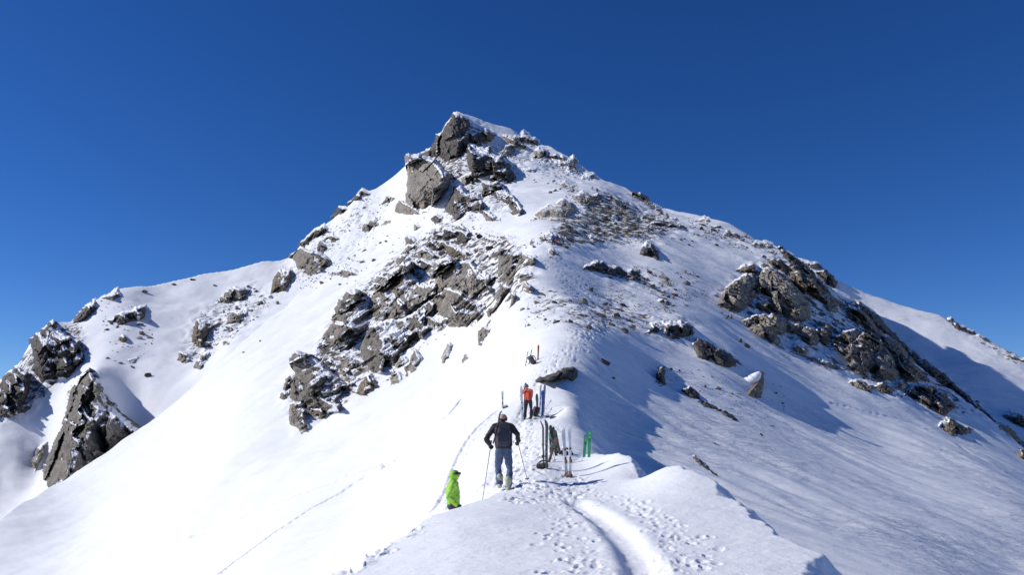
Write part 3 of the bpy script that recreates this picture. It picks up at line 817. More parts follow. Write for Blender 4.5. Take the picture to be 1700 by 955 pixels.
SUM, RIB, LEF, RGT, MID = 'rocks of the summit block', 'rocks of the central rib', 'rocks of the far left shoulder', 'rocks of the right-hand buttress', 'rocks along the upper ridge'
CRAGS = [
 ('crag', 'dark jagged crag forming the very summit of the peak', 'crag', 'd', [(751,196),(758,192),(772,201),(777,209),(771,216),(778,223),(778,237),(772,247),(761,257),(749,265),(740,263),(730,255),(727,250),(718,248),(727,234),(728,225),(734,223),(740,213),(747,203)], SUM, dict(strata=-70, cell=20)),
 ('outcrop', 'small snow dusted knob on the skyline left below the summit', 'rock', 'd', [(701,255),(715,248),(723,252),(728,262),(722,267),(710,264),(701,263)], SUM, {}),
 ('crag', 'tall square tower of rock with smooth pale faces, left below the summit', 'crag', 'g', [(680,263),(690,264),(698,263),(710,267),(720,268),(727,277),(732,284),(744,290),(741,300),(741,310),(736,319),(728,327),(720,334),(710,344),(700,349),(693,343),(679,337),(678,319),(681,316),(681,282)], SUM, dict(cell=34, strata=-60, th=1.3)),
 ('outcrop', 'rubble of snow filled blocks at the foot of the square tower', 'rock', 'g', [(659,343),(664,334),(670,333),(679,339),(690,345),(694,355),(684,355),(665,354),(657,350)], SUM, dict(cell=10)),
 ('rock', 'big dark slab with a pale left edge below the summit', 'rock', 'd', [(781,257),(776,250),(784,240),(797,247),(813,248),(818,256),(830,260),(841,270),(845,280),(856,294),(855,298),(838,299),(819,299),(796,296),(788,299),(784,284),(780,268)], SUM, dict(cell=38, lean=0.5)),
 ('rock', 'dark tilted slab beside the white gully, second below the summit', 'rock', 'd', [(805,305),(813,304),(826,306),(831,310),(848,323),(859,338),(864,353),(855,356),(840,349),(828,350),(819,340),(806,330),(805,312)], SUM, dict(cell=32, lean=0.45)),
 ('rock', 'sharp triangular shard pointing right above the white gully', 'rock', 'g', [(799,345),(816,354),(832,367),(807,365),(803,357)], SUM, dict(cell=24)),
 ('outcrop', 'dark broken rubble left of the tilted slabs', 'rock', 'd', [(749,331),(756,316),(766,311),(773,321),(791,325),(798,338),(800,354),(788,353),(777,350),(766,359),(759,364),(751,367),(753,355),(742,350),(742,345)], SUM, dict(cell=16)),
 ('outcrop', 'pale wedge of rock leaning on the big dark slab', 'rock', 'l', [(767,296),(781,285),(788,294),(778,305),(768,308)], SUM, dict(cell=14)),
 ('outcrop', 'lone pale block on the snow rib below the square tower', 'rock', 'l', [(688,373),(700,375),(695,379),(688,383)], SUM, dict(cell=10)),
 ('outcrop', 'little dark cluster just under the square tower', 'rock', 'd', [(716,363),(725,356),(735,359),(733,368),(723,371)], SUM, dict(cell=9)),
 ('outcrop', 'rounded grey block above the brown slab of the rib', 'rock', 'g', [(757,375),(766,372),(776,379),(780,387),(766,386),(759,382)], RIB, dict(cell=14)),
 ('outcrop', 'flat topped blocks left of the white gully under the summit snow', 'rock', 'b', [(794,220),(807,214),(822,224),(818,230),(805,238),(796,231)], SUM, dict(cell=18)),
 ('outcrop', 'dark blocks between summit crag and summit snowfield', 'rock', 'd', [(780,221),(792,222),(794,232),(800,241),(789,246),(779,238)], SUM, dict(cell=12)),
 ('crag', 'brown overhanging band right below the summit snowfield', 'crag', 'b', [(833,223),(848,224),(860,226),(875,226),(890,234),(888,240),(875,245),(860,244),(850,238),(841,231)], SUM, dict(cell=22)),
 ('outcrop', 'snowy spike on the skyline right of the summit', 'rock', 'g', [(866,222),(870,217),(874,220),(882,229),(875,229),(868,226)], SUM, dict(cell=9)),
 ('boulder', 'round pale boulder under the brown overhanging band', 'boulder', 'l', [(831,253),(839,241),(854,241),(857,250),(848,262),(834,260)], SUM, dict(cell=20)),
 ('boulder', 'pale blunt boulder below the right-hand summit skyline', 'boulder', 'l', [(884,265),(888,251),(895,245),(908,250),(909,260),(908,269),(895,271)], SUM, dict(cell=18)),
 ('crag', 'brown blocky wall descending the skyline above the climbers', 'crag', 'b', [(915,258),(926,257),(946,264),(951,260),(957,268),(953,275),(960,285),(981,286),(981,297),(958,295),(943,287),(936,279),(919,270),(915,265)], SUM, dict(cell=20)),
 ('outcrop', 'flat grey rock alone in the upper snow bowl', 'rock', 'g', [(868,283),(873,277),(890,279),(888,287),(876,286)], SUM, dict(cell=16)),
 ('boulder', 'large pale rounded outcrop right of the white gully', 'boulder', 'l', [(884,365),(893,351),(910,339),(926,335),(933,330),(946,336),(956,350),(941,359),(938,370),(923,375),(907,379),(895,372)], MID, dict(cell=26)),
 ('outcrop', 'pointed grey rock behind the two hikers', 'rock', 'g', [(895,393),(913,382),(926,389),(936,394),(933,398),(913,403),(900,402)], MID, dict(cell=18)),
 ('boulder', 'upright little block left of the two hikers', 'boulder', 'g', [(879,405),(880,395),(888,398),(886,407)], MID, dict(cell=12)),
 ('outcrop', 'dark rock just below the two hikers', 'rock', 'g', [(911,419),(914,411),(922,416),(930,423),(918,425)], MID, dict(cell=12)),
 ('rock', 'thin dark slab lying across the snow left of the gully foot', 'rock', 'd', [(798,392),(819,397),(834,403),(830,406),(810,400)], RIB, dict(cell=14)),
 ('outcrop', 'scattered grey blocks above the thin dark slab', 'rock', 'g', [(805,387),(825,388),(844,391),(858,395),(838,399),(822,394)], RIB, dict(cell=9)),
 ('outcrop', 'shattered rocks below the skyline wall, left of the climbers', 'rock', 'g', [(928,303),(939,299),(955,313),(951,318),(933,312)], MID, dict(cell=9)),
 ('outcrop', 'broken outcrop right under the climbers', 'rock', 'g', [(950,326),(968,316),(981,323),(993,320),(1000,334),(976,341),(960,335)], MID, dict(cell=13)),
 ('boulder', 'dark wedge boulder casting a shadow right of the hikers', 'boulder', 'd', [(1062,422),(1074,400),(1082,404),(1092,417),(1094,431),(1081,427)], MID, dict(cell=22, th=1.5)),
 ('outcrop', 'long dark cluster of blocks across the slope below the hikers', 'rock', 'd', [(970,447),(977,439),(995,432),(1010,439),(1030,444),(1057,451),(1064,462),(1049,466),(1024,459),(997,454)], MID, dict(cell=13)),
 ('rock', 'dark flat band of rock under the right skyline', 'rock', 'd', [(1076,372),(1091,362),(1114,367),(1126,370),(1143,379),(1116,378),(1087,375)], MID, dict(cell=14)),
 ('rock', 'long narrow slab running down the right skyline', 'rock', 'g', [(1040,321),(1064,323),(1087,339),(1108,355),(1148,378),(1127,371),(1107,361),(1086,350),(1060,331)], MID, dict(cell=14, strata=33, th=0.7)),
 ('boulder', 'dark rounded boulder on the scree right of the hikers', 'boulder', 'd', [(974,392),(983,389),(994,395),(1005,402),(985,402)], MID, dict(cell=14)),
 ('outcrop', 'weathered grey block on the rib left of the brown slab', 'rock', 'g', [(675,392),(687,394),(693,403),(683,406),(675,408)], RIB, dict(cell=13)),
 ('outcrop', 'dark splintered wedge at the top of the central rib', 'rock', 'd', [(723,395),(736,388),(748,381),(765,383),(780,387),(775,391),(792,398),(775,397),(772,404),(755,403),(738,399)], RIB, dict(cell=16)),
 ('rock', 'brown slab dipping right on the upper rib', 'rock', 'b', [(727,406),(738,402),(757,409),(773,414),(782,424),(763,429),(748,425),(742,416),(732,413)], RIB, dict(cell=24)),
 ('outcrop', 'small dark block left of the brown slab', 'rock', 'd', [(709,410),(717,399),(729,410),(727,415),(715,414)], RIB, dict(cell=12)),
 ('rock', 'smooth grey slab in a snow patch of the upper rib', 'rock', 'g', [(694,419),(704,413),(716,419),(722,425),(713,432),(699,428)], RIB, dict(cell=22)),
 ('outcrop', 'ragged grey blocks on the left edge of the upper rib', 'rock', 'g', [(661,428),(673,423),(682,429),(678,439),(668,442),(660,438)], RIB, dict(cell=12)),
 ('outcrop', 'narrow ledge of rock above the ragged blocks of the rib', 'rock', 'g', [(668,418),(676,408),(690,405),(692,410),(680,416),(676,423),(668,424)], RIB, dict(cell=11)),
 ('outcrop', 'snow gapped blocks in the middle of the rib', 'rock', 'd', [(684,440),(695,430),(712,434),(722,436),(735,430),(742,438),(732,448),(712,448),(694,446)], RIB, dict(cell=10)),
 ('outcrop', 'dark block on the left rim of the rib, upper of two', 'rock', 'g', [(621,468),(634,454),(650,454),(644,465),(630,471)], RIB, dict(cell=13)),
 ('outcrop', 'dark block on the left rim of the rib, lower of two', 'rock', 'g', [(609,483),(622,470),(633,473),(616,485)], RIB, dict(cell=14)),
 ('crag', 'broad pale face with a dark left spur in the middle of the rib', 'crag', 'l', [(622,499),(638,477),(656,458),(670,445),(682,445),(680,458),(690,468),(693,475),(704,473),(717,468),(718,479),(716,493),(706,499),(695,506),(673,524),(646,528),(629,521),(625,516),(618,505)], RIB, dict(cell=30, strata=45)),
 ('crag', 'brown turret of blocks right of the broad pale face', 'crag', 'g', [(717,468),(732,462),(723,452),(733,441),(748,434),(760,439),(772,438),(782,438),(785,450),(800,455),(813,461),(803,473),(813,479),(802,493),(794,493),(780,492),(768,484),(745,482),(735,490),(722,492),(716,485)], RIB, dict(cell=22, strata=-75)),
 ('crag', 'snow streaked pyramid below the brown turret', 'crag', 'g', [(716,505),(730,495),(742,483),(752,484),(768,490),(779,500),(785,505),(797,503),(797,519),(790,527),(780,537),(755,538),(740,536),(742,525),(728,518)], RIB, dict(cell=24, strata=-30)),
 ('crag', 'steep dark slab at the left edge of the lower rib', 'crag', 'g', [(578,494),(588,491),(598,496),(600,504),(613,505),(624,515),(615,528),(609,535),(608,543),(592,557),(592,567),(585,574),(574,580),(561,573),(545,568),(535,573),(544,555),(555,538),(563,520),(566,508)], RIB, dict(cell=34, strata=50)),
 ('crag', 'bulging grey face at the heart of the lower rib', 'crag', 'g', [(611,571),(620,553),(628,543),(646,534),(668,532),(680,527),(696,516),(706,507),(716,512),(712,522),(703,530),(720,535),(730,530),(738,537),(720,545),(706,552),(677,576),(665,588),(658,598),(640,608),(625,606),(616,600)], RIB, dict(cell=34, strata=35)),
 ('boulder', 'huge dark rounded boulder with a pale rim at the foot of the rib', 'boulder', 'g', [(489,604),(497,594),(510,597),(524,603),(538,615),(557,630),(566,639),(568,652),(558,664),(558,674),(541,680),(529,677),(513,675),(496,667),(488,655),(489,637),(496,623),(489,612)], RIB, dict(cell=46, strata=-35, th=1.5)),
 ('outcrop', 'small rocks left of the huge boulder, rimmed by snow', 'rock', 'g', [(466,658),(473,642),(475,633),(481,625),(494,625),(489,637),(481,644),(481,658),(472,661)], RIB, dict(cell=12)),
 ('outcrop', 'lowest rocks of the rib, under the huge boulder', 'rock', 'g', [(484,677),(489,670),(505,674),(505,692),(511,711),(500,718),(494,708),(483,703)], RIB, dict(cell=13)),
 ('outcrop', 'reddish brown rocks right under the huge boulder', 'rock', 'b', [(516,678),(532,678),(541,689),(532,696),(518,692)], RIB, dict(cell=11)),
 ('outcrop', 'grey rock with a forked lower edge right of the huge boulder', 'rock', 'g', [(566,594),(579,592),(601,598),(610,608),(612,619),(598,615),(587,611),(574,622),(566,619),(571,606)], RIB, dict(cell=18)),
 ('outcrop', 'small jagged piece below the forked grey rock', 'rock', 'g', [(571,634),(577,622),(590,628),(598,624),(594,632),(586,638),(584,646),(578,642)], RIB, dict(cell=11)),
 ('outcrop', 'brown pointed rock half buried in snow, right foot of the rib', 'rock', 'b', [(593,652),(601,636),(613,622),(623,641),(620,647),(604,655)], RIB, dict(cell=16)),
 ('outcrop', 'dark slanted slab above the huge boulder', 'rock', 'd', [(540,601),(550,595),(566,605),(558,608),(544,608)], RIB, dict(cell=14)),
 ('outcrop', 'dark oval rock between huge boulder and forked rock', 'rock', 'd', [(546,614),(557,608),(563,615),(552,619)], RIB, dict(cell=12)),
 ('outcrop', 'snow capped stones above left of the huge boulder', 'rock', 'g', [(513,595),(521,587),(526,586),(535,595),(527,600)], RIB, dict(cell=9)),
 ('outcrop', 'low rock under the steep dark slab of the rib', 'rock', 'g', [(531,580),(538,569),(552,574),(545,579)], RIB, dict(cell=10)),
 ('outcrop', 'brown rock on the lower right edge of the rib, upper of three', 'rock', 'l', [(655,611),(666,591),(677,597),(674,604),(662,611)], RIB, dict(cell=16)),
 ('outcrop', 'pale pointed rock on the lower right edge of the rib', 'rock', 'l', [(676,623),(674,608),(682,599),(688,583),(696,591),(701,599),(690,607),(693,612)], RIB, dict(cell=18)),
 ('outcrop', 'pale triangular rock cut off by the snow slope', 'rock', 'l', [(649,638),(652,615),(672,627),(652,643)], RIB, dict(cell=20)),
 ('outcrop', 'small brown rock left of the pale triangular one', 'rock', 'b', [(636,632),(647,626),(646,632),(639,635)], RIB, dict(cell=9)),
 ('rock', 'single standing flake of rock on the bright snow slope', 'rock', 'l', [(735,600),(737,586),(745,570),(749,574),(746,592),(737,602)], RIB, dict(cell=20, th=1.5)),
 ('outcrop', 'short row of rocks on the slope left of the ridge path', 'rock', 'g', [(795,571),(795,553),(803,544),(814,547),(805,561),(800,572)], RIB, dict(cell=11)),
 ('outcrop', 'tiny sharp rock below the row on the bright slope', 'rock', 'g', [(767,604),(773,588),(779,593),(771,602)], RIB, dict(cell=10)),
 ('crag', 'dark overhanging pillar on the ridge left of the path', 'crag', 'g', [(829,421),(835,418),(850,420),(873,423),(886,426),(888,439),(876,442),(861,440),(858,433),(851,438),(859,445),(858,453),(853,460),(852,470),(844,477),(840,470),(830,465),(828,450),(829,436)], MID, dict(cell=18)),
 ('outcrop', 'rounded rock right under the overhanging pillar', 'rock', 'g', [(856,463),(867,455),(881,451),(891,462),(878,464),(866,462)], MID, dict(cell=14)),
 ('boulder', 'little pyramid boulder on the ridge path', 'boulder', 'l', [(866,483),(872,467),(882,474),(889,485),(878,487)], MID, dict(cell=20, th=1.4)),
 ('outcrop', 'rocks with snow between them below the overhanging pillar', 'rock', 'g', [(828,484),(830,473),(845,478),(839,493),(825,498),(821,492)], RIB, dict(cell=11)),
 ('outcrop', 'grey tooth beside the snow patch below the pyramid boulder', 'rock', 'g', [(846,515),(850,488),(858,493),(852,505)], RIB, dict(cell=11)),
 ('outcrop', 'thin line of rocks down the ridge crest below the pillar', 'rock', 'g', [(811,515),(823,506),(830,489),(840,479),(842,485),(833,498),(823,514),(813,523)], RIB, dict(cell=9)),
 ('outcrop', 'last small rocks of the thin crest line', 'rock', 'g', [(807,540),(817,525),(815,533),(809,545)], RIB, dict(cell=8)),
 ('outcrop', 'dark layered group of rocks on the right edge of the snow shoulder', 'rock', 'd', [(1080,537),(1095,533),(1124,535),(1129,531),(1146,540),(1151,554),(1139,559),(1116,563),(1097,550),(1067,555),(1084,543)], MID, dict(cell=12, strata=-20)),
 ('outcrop', 'small dark pair of rocks above the layered group', 'rock', 'd', [(1088,499),(1101,495),(1120,508),(1110,508),(1096,503)], MID, dict(cell=9)),
 ('rock', 'black whale-backed slab on the shaded right slope', 'rock', 'd', [(1152,573),(1160,563),(1180,573),(1209,587),(1231,607),(1204,608),(1186,604),(1175,598),(1160,593)], 'rocks of the shaded right slope', dict(cell=34)),
 ('boulder', 'upright brown stone alone on the shaded right slope', 'boulder', 'n', [(1086,632),(1096,610),(1104,610),(1103,627),(1106,638),(1098,641)], 'rocks of the shaded right slope', dict(cell=16, th=1.6)),
 ('rock', 'snow topped dark ledge on the shaded slope', 'rock', 'd', [(1132,647),(1145,642),(1160,654),(1162,662),(1144,660)], 'rocks of the shaded right slope', dict(cell=16)),
 ('rock', 'long black sliver slanting down the shaded slope', 'rock', 'd', [(1157,665),(1167,664),(1189,676),(1211,686),(1224,699),(1211,697),(1189,681),(1169,676)], 'rocks of the shaded right slope', dict(cell=18)),
 ('rock', 'thin bare streak of rock low on the shaded slope', 'rock', 'd', [(1145,754),(1160,762),(1175,775),(1195,792),(1180,784),(1160,770)], 'rocks of the shaded right slope', dict(cell=10, th=0.7)),
 ('outcrop', 'dark shattered mass at the left of the right buttress', 'crag', 'g', [(1195,504),(1207,479),(1227,464),(1239,457),(1257,465),(1255,484),(1247,500),(1230,515),(1217,515)], RGT, dict(cell=11)),
 ('rock', 'brown capping block at the upper left of the right buttress', 'rock', 'b', [(1223,450),(1235,440),(1252,439),(1254,450),(1269,446),(1265,453),(1242,455)], RGT, dict(cell=18)),
 ('crag', 'grey slanting slabs in the centre of the right buttress', 'crag', 'g', [(1267,454),(1280,449),(1307,467),(1327,487),(1341,511),(1339,527),(1319,531),(1300,521),(1281,514),(1282,494),(1257,487),(1262,469)], RGT, dict(cell=24, strata=-38)),
 ('outcrop', 'brown rounded block under the slanting slabs', 'rock', 'b', [(1254,511),(1260,500),(1280,507),(1287,524),(1274,521)], RGT, dict(cell=20)),
 ('rock', 'long dark roof slab with a pale patch on the right buttress', 'crag', 'b', [(1274,430),(1297,433),(1324,448),(1347,460),(1369,485),(1356,496),(1331,484),(1304,455),(1284,443)], RGT, dict(cell=26, strata=-38)),
 ('rock', 'thin dark edge along the skyline of the right buttress', 'rock', 'd', [(1300,415),(1319,427),(1341,445),(1371,480),(1385,495),(1366,486),(1347,463),(1324,446),(1304,430)], RGT, dict(cell=12, strata=-40)),
 ('outcrop', 'snowy rocks on the skyline behind the buttress edge', 'rock', 'g', [(1331,435),(1356,438),(1364,448),(1347,446)], RGT, dict(cell=9)),
 ('outcrop', 'dark knob on the skyline right of the buttress edge', 'rock', 'd', [(1354,452),(1369,450),(1389,467),(1384,477),(1367,470)], RGT, dict(cell=14)),
 ('rock', 'sunlit tan block in the middle of the right buttress', 'rock', 'l', [(1361,494),(1374,489),(1404,507),(1396,518),(1381,521),(1367,507)], RGT, dict(cell=22)),
 ('outcrop', 'broken lower band of the right buttress', 'crag', 'g', [(1240,534),(1260,524),(1287,524),(1306,534),(1327,541),(1348,547),(1357,560),(1350,572),(1335,570),(1322,556),(1305,552),(1292,556),(1300,572),(1285,570),(1262,558)], RGT, dict(cell=14, strata=-38)),
 ('outcrop', 'stack of grey plates in a snow patch of the buttress', 'rock', 'g', [(1353,552),(1363,535),(1378,542),(1380,563),(1370,574),(1359,565)], RGT, dict(cell=11)),
 ('rock', 'long brown slab forming the right spine of the buttress', 'crag', 'b', [(1404,514),(1431,520),(1459,552),(1487,570),(1512,600),(1536,627),(1497,629),(1489,610),(1478,593),(1468,580),(1440,555),(1416,533)], RGT, dict(cell=26, strata=-42)),
 ('crag', 'grey squared blocks in the lower right of the buttress', 'crag', 'g', [(1385,574),(1389,563),(1404,553),(1419,550),(1442,557),(1470,582),(1487,612),(1485,627),(1457,629),(1431,619),(1408,610),(1416,597),(1400,587)], RGT, dict(cell=24, strata=-40)),
 ('rock', 'black snow speckled edge running down to the right of the buttress', 'crag', 'd', [(1431,508),(1450,521),(1487,561),(1540,602),(1558,615),(1587,641),(1620,670),(1642,692),(1611,679),(1589,652),(1558,641),(1532,624),(1512,600),(1487,570),(1459,551),(1440,530)], RGT, dict(cell=12, strata=-40)),
 ('outcrop', 'first of the low rocks under the right buttress, farthest left', 'rock', 'g', [(1409,637),(1422,630),(1448,641),(1446,652),(1426,646)], RGT, dict(cell=10)),
 ('outcrop', 'snow capped rock under the squared blocks', 'rock', 'b', [(1453,644),(1466,635),(1483,648),(1479,657),(1462,650)], RGT, dict(cell=11)),
 ('outcrop', 'pointed tan rock under the brown spine', 'rock', 'l', [(1484,645),(1494,632),(1508,643),(1497,650)], RGT, dict(cell=14)),
 ('outcrop', 'dark hump at the lower end of the right buttress', 'crag', 'd', [(1505,657),(1519,641),(1541,641),(1567,655),(1582,674),(1565,688),(1545,679),(1523,663)], RGT, dict(cell=16)),
 ('outcrop', 'reddish boulders standing free below the buttress', 'rock', 'b', [(1560,709),(1574,694),(1593,705),(1611,712),(1609,720),(1580,723)], RGT, dict(cell=12)),
 ('outcrop', 'brown rocks at the right border beyond the buttress', 'rock', 'b', [(1664,690),(1679,683),(1702,692),(1706,712),(1684,703)], RGT, dict(cell=14)),
 ('outcrop', 'lowest brown rocks at the right border', 'rock', 'b', [(1657,709),(1675,712),(1700,740),(1706,764),(1690,758),(1695,736),(1679,729)], RGT, dict(cell=12)),
 ('outcrop', 'brown rock on the far right skyline', 'rock', 'b', [(1659,582),(1686,593),(1702,597),(1706,603),(1673,594)], RGT, dict(cell=12)),
 ('outcrop', 'dark strip of rocks along the far right ridge line', 'rock', 'd', [(1578,531),(1605,546),(1637,564),(1610,553),(1587,546)], RGT, dict(cell=9)),
 ('outcrop', 'round snowy hump on the skyline above the buttress', 'rock', 'g', [(1245,407),(1256,400),(1273,401),(1286,411),(1266,412)], MID, dict(cell=12)),
 ('outcrop', 'low grey rock under the middle of the right skyline', 'rock', 'g', [(1201,391),(1206,382),(1228,391),(1229,397),(1212,394)], MID, dict(cell=12)),
 ('outcrop', 'snowy blocks at the bend of the right skyline', 'rock', 'g', [(1148,367),(1169,360),(1182,367),(1171,373),(1160,368)], MID, dict(cell=9)),
 ('outcrop', 'small flat rock below the bend of the right skyline', 'rock', 'g', [(1182,375),(1197,374),(1196,379),(1183,379)], MID, dict(cell=8)),
 ('outcrop', 'tan rock at the foot of the lower buttress band', 'rock', 'l', [(1314,578),(1325,572),(1342,582),(1337,593),(1325,588)], RGT, dict(cell=13)),
 ('outcrop', 'strip of rubble along the foot of the right buttress', 'rock', 'g', [(1280,565),(1310,582),(1345,592),(1380,602),(1400,614),(1385,612),(1345,598),(1300,580)], RGT, dict(cell=8)),
 # far left shoulder
 ('outcrop', 'dark teeth on the left skyline, middle of the left ridge', 'rock', 'd', [(500,403),(524,382),(536,375),(549,386),(528,392),(505,410)], LEF, dict(cell=12)),
 ('outcrop', 'grey dome beside the teeth of the left skyline', 'rock', 'g', [(536,400),(553,388),(564,398),(547,405)], LEF, dict(cell=14)),
 ('crag', 'grey crag on the left ridge below the teeth', 'crag', 'g', [(486,428),(503,413),(520,418),(532,421),(545,430),(543,442),(528,451),(515,455),(496,449),(494,436)], LEF, dict(cell=15)),
 ('outcrop', 'narrow dark rock between dome and grey crag', 'rock', 'd', [(526,421),(530,400),(542,409),(536,424)], LEF, dict(cell=12)),
 ('crag', 'brown crag standing at the lower left of the left ridge', 'crag', 'b', [(451,486),(455,465),(465,449),(482,449),(484,467),(471,482)], LEF, dict(cell=14)),
 ('outcrop', 'highest dark rock on the left skyline', 'rock', 'd', [(580,337),(593,325),(601,315),(614,322),(593,332)], LEF, dict(cell=10)),
 ('outcrop', 'second dark rock down the left skyline', 'rock', 'd', [(553,358),(564,344),(578,346),(566,356)], LEF, dict(cell=9)),
 ('outcrop', 'triangular rock alone on the snow left of the square tower', 'rock', 'g', [(633,339),(643,325),(658,330),(645,337)], LEF, dict(cell=12)),
 ('outcrop', 'cluster of grey rocks left of the couloir, below the tower', 'rock', 'g', [(604,382),(607,372),(624,361),(629,373),(647,365),(645,372),(628,376),(610,384)], LEF, dict(cell=10)),
 ('outcrop', 'hazy rubble left of the couloir', 'rock', 'g', [(547,455),(570,444),(590,448),(594,456),(574,460)], LEF, dict(cell=9)),
 ('outcrop', 'small dark rock above the hazy rubble', 'rock', 'g', [(591,433),(603,430),(612,435),(600,437)], LEF, dict(cell=9)),
 ('outcrop', 'dark overhang in the middle of the far left snow bowl', 'rock', 'd', [(181,533),(199,521),(239,507),(237,528),(213,535),(194,541)], LEF, dict(cell=18)),
 ('boulder', 'single round boulder in the far left snow bowl', 'boulder', 'b', [(195,566),(203,555),(212,562),(206,569)], LEF, dict(cell=14)),
 ('boulder', 'flat boulder low in the far left snow bowl', 'boulder', 'g', [(213,596),(235,592),(220,604)], LEF, dict(cell=14)),
 ('crag', 'brown square crag in the middle of the left slope', 'crag', 'b', [(322,545),(328,533),(366,538),(347,549),(338,573),(323,573),(320,561)], LEF, dict(cell=15)),
 ('outcrop', 'small block right of the brown square crag', 'rock', 'g', [(350,548),(364,551),(354,558)], LEF, dict(cell=9)),
 ('boulder', 'little boulder below right of the brown square crag', 'boulder', 'g', [(369,568),(375,564),(382,572),(372,573)], LEF, dict(cell=8)),
 ('outcrop', 'pair of blocks below the brown square crag', 'rock', 'g', [(295,599),(300,585),(312,587),(321,599),(309,603)], LEF, dict(cell=11)),
 ('outcrop', 'pointed grey block next to the pair of blocks', 'rock', 'g', [(323,611),(326,599),(347,582),(345,601),(333,613)], LEF, dict(cell=13)),
 ('outcrop', 'broken rocks climbing the left slope towards the skyline', 'rock', 'g', [(359,505),(370,490),(389,477),(413,481),(403,498),(380,502)], LEF, dict(cell=9)),
 ('outcrop', 'broken rocks above right of the brown square crag', 'rock', 'g', [(375,538),(385,519),(413,512),(403,533),(388,536)], LEF, dict(cell=9)),
 ('outcrop', 'low grey rock left of the brown crag of the left ridge', 'rock', 'g', [(420,507),(436,498),(446,509),(432,511)], LEF, dict(cell=10)),
 ('outcrop', 'rocks on the far left skyline, below the snow dome', 'rock', 'd', [(170,494),(182,489),(194,480),(201,492),(186,498)], LEF, dict(cell=8)),
 ('outcrop', 'rocks on the far left skyline above the corner crag', 'rock', 'd', [(121,536),(138,514),(156,500),(159,514),(140,531)], LEF, dict(cell=9)),
 ('crag', 'dark snow veined crag on the far left skyline', 'crag', 'd', [(54,567),(70,555),(88,539),(100,555),(126,567),(135,595),(110,623),(72,630),(57,611),(60,589)], LEF, dict(cell=15)),
 ('crag', 'dark crag at the left border of the picture', 'crag', 'd', [(-20,645),(0,636),(25,614),(47,624),(44,652),(31,683),(0,691),(-25,690)], LEF, dict(cell=16)),
 ('crag', 'big brown buttress rising behind the smooth snow slope at the left', 'crag', 'g', [(85,771),(104,724),(113,708),(126,655),(148,627),(170,655),(154,674),(182,686),(207,708),(223,726),(204,734),(176,749),(170,770),(88,815)], LEF, dict(cell=26, strata=-50, th=0.9)),
 ('outcrop', 'pale flake left of the big brown buttress', 'rock', 'l', [(53,765),(63,745),(78,734),(74,752),(58,784)], LEF, dict(cell=14)),
]
for nm, lb, ct, mt, po, gr, kw in CRAGS:
    po = np.array(po, float)
    po = po.mean(0) + (po - po.mean(0)) * (1.22 if gr == RIB else 1.16 if gr == SUM else 1.14 if gr in (RGT, LEF) else 1.1 if 'shaded' in gr else 1.06)
    kw = dict(kw); kw['rise'] = 0.78 if gr == RGT else 0.66
    kw['cell'] = kw.get('cell', 16) * 1.05; kw['bare'] = 0.13 if gr == RGT else 0.17 if 'shaded' in gr else 0.08 if gr == MID else -0.02
    crag(nm, lb, ct, mt, po, gr, **kw)

# ------------------------------------------------------------------ snow-capped boulder, near rocks, loose stones
def stone_mesh(name, seed, flat=0.6, npts=16):
    import bmesh
    r = np.random.default_rng(seed)
    bm = bmesh.new()
    for i in range(npts):
        v = r.normal(size=3); v /= np.linalg.norm(v); v *= r.uniform(0.75, 1.05)
        bm.verts.new((v[0] * 0.5, v[1] * 0.42, v[2] * 0.5 * flat))
    ret = bmesh.ops.convex_hull(bm, input=bm.verts[:])
    junk = list({e for e in ret['geom_interior'] + ret['geom_unused'] if isinstance(e, bmesh.types.BMVert)})
    if junk: bmesh.ops.delete(bm, geom=junk, context='VERTS')
    me = bpy.data.meshes.new(name)
    bm.to_mesh(me); bm.free()
    return me


STONES = {}
for mk in ('g', 'd', 'b', 'l', 'n'):
    STONES[mk] = []
    for k in range(6):
        me = stone_mesh('stone', 40 + k * 3 + ord(mk), 0.55 + 0.12 * (k % 4))
        me.materials.append(ROCKS[mk])
        STONES[mk].append(me)


def lay_stone(px, py, w, label, group, mk='g', rr=random, name='rock'):
    Y = at_grid(px, py)[0]
    if np.isnan(Y): return None
    p = P3(px, py, Y)
    s = w * Y / F_PX
    o = bpy.data.objects.new(name, rr.choice(STONES[mk]))
    C.objects.link(o)
    o.location = (p[0], p[1], p[2] + 0.05 * s)
    o.scale = (s * 1.05, s * rr.uniform(0.7, 1.1), s * rr.uniform(0.75, 1.1))
    o.rotation_euler = (rr.uniform(-0.3, 0.5), rr.uniform(0.0, 0.6), rr.uniform(0, 6.28))
    tag(o, label, 'rock', group)
    return o


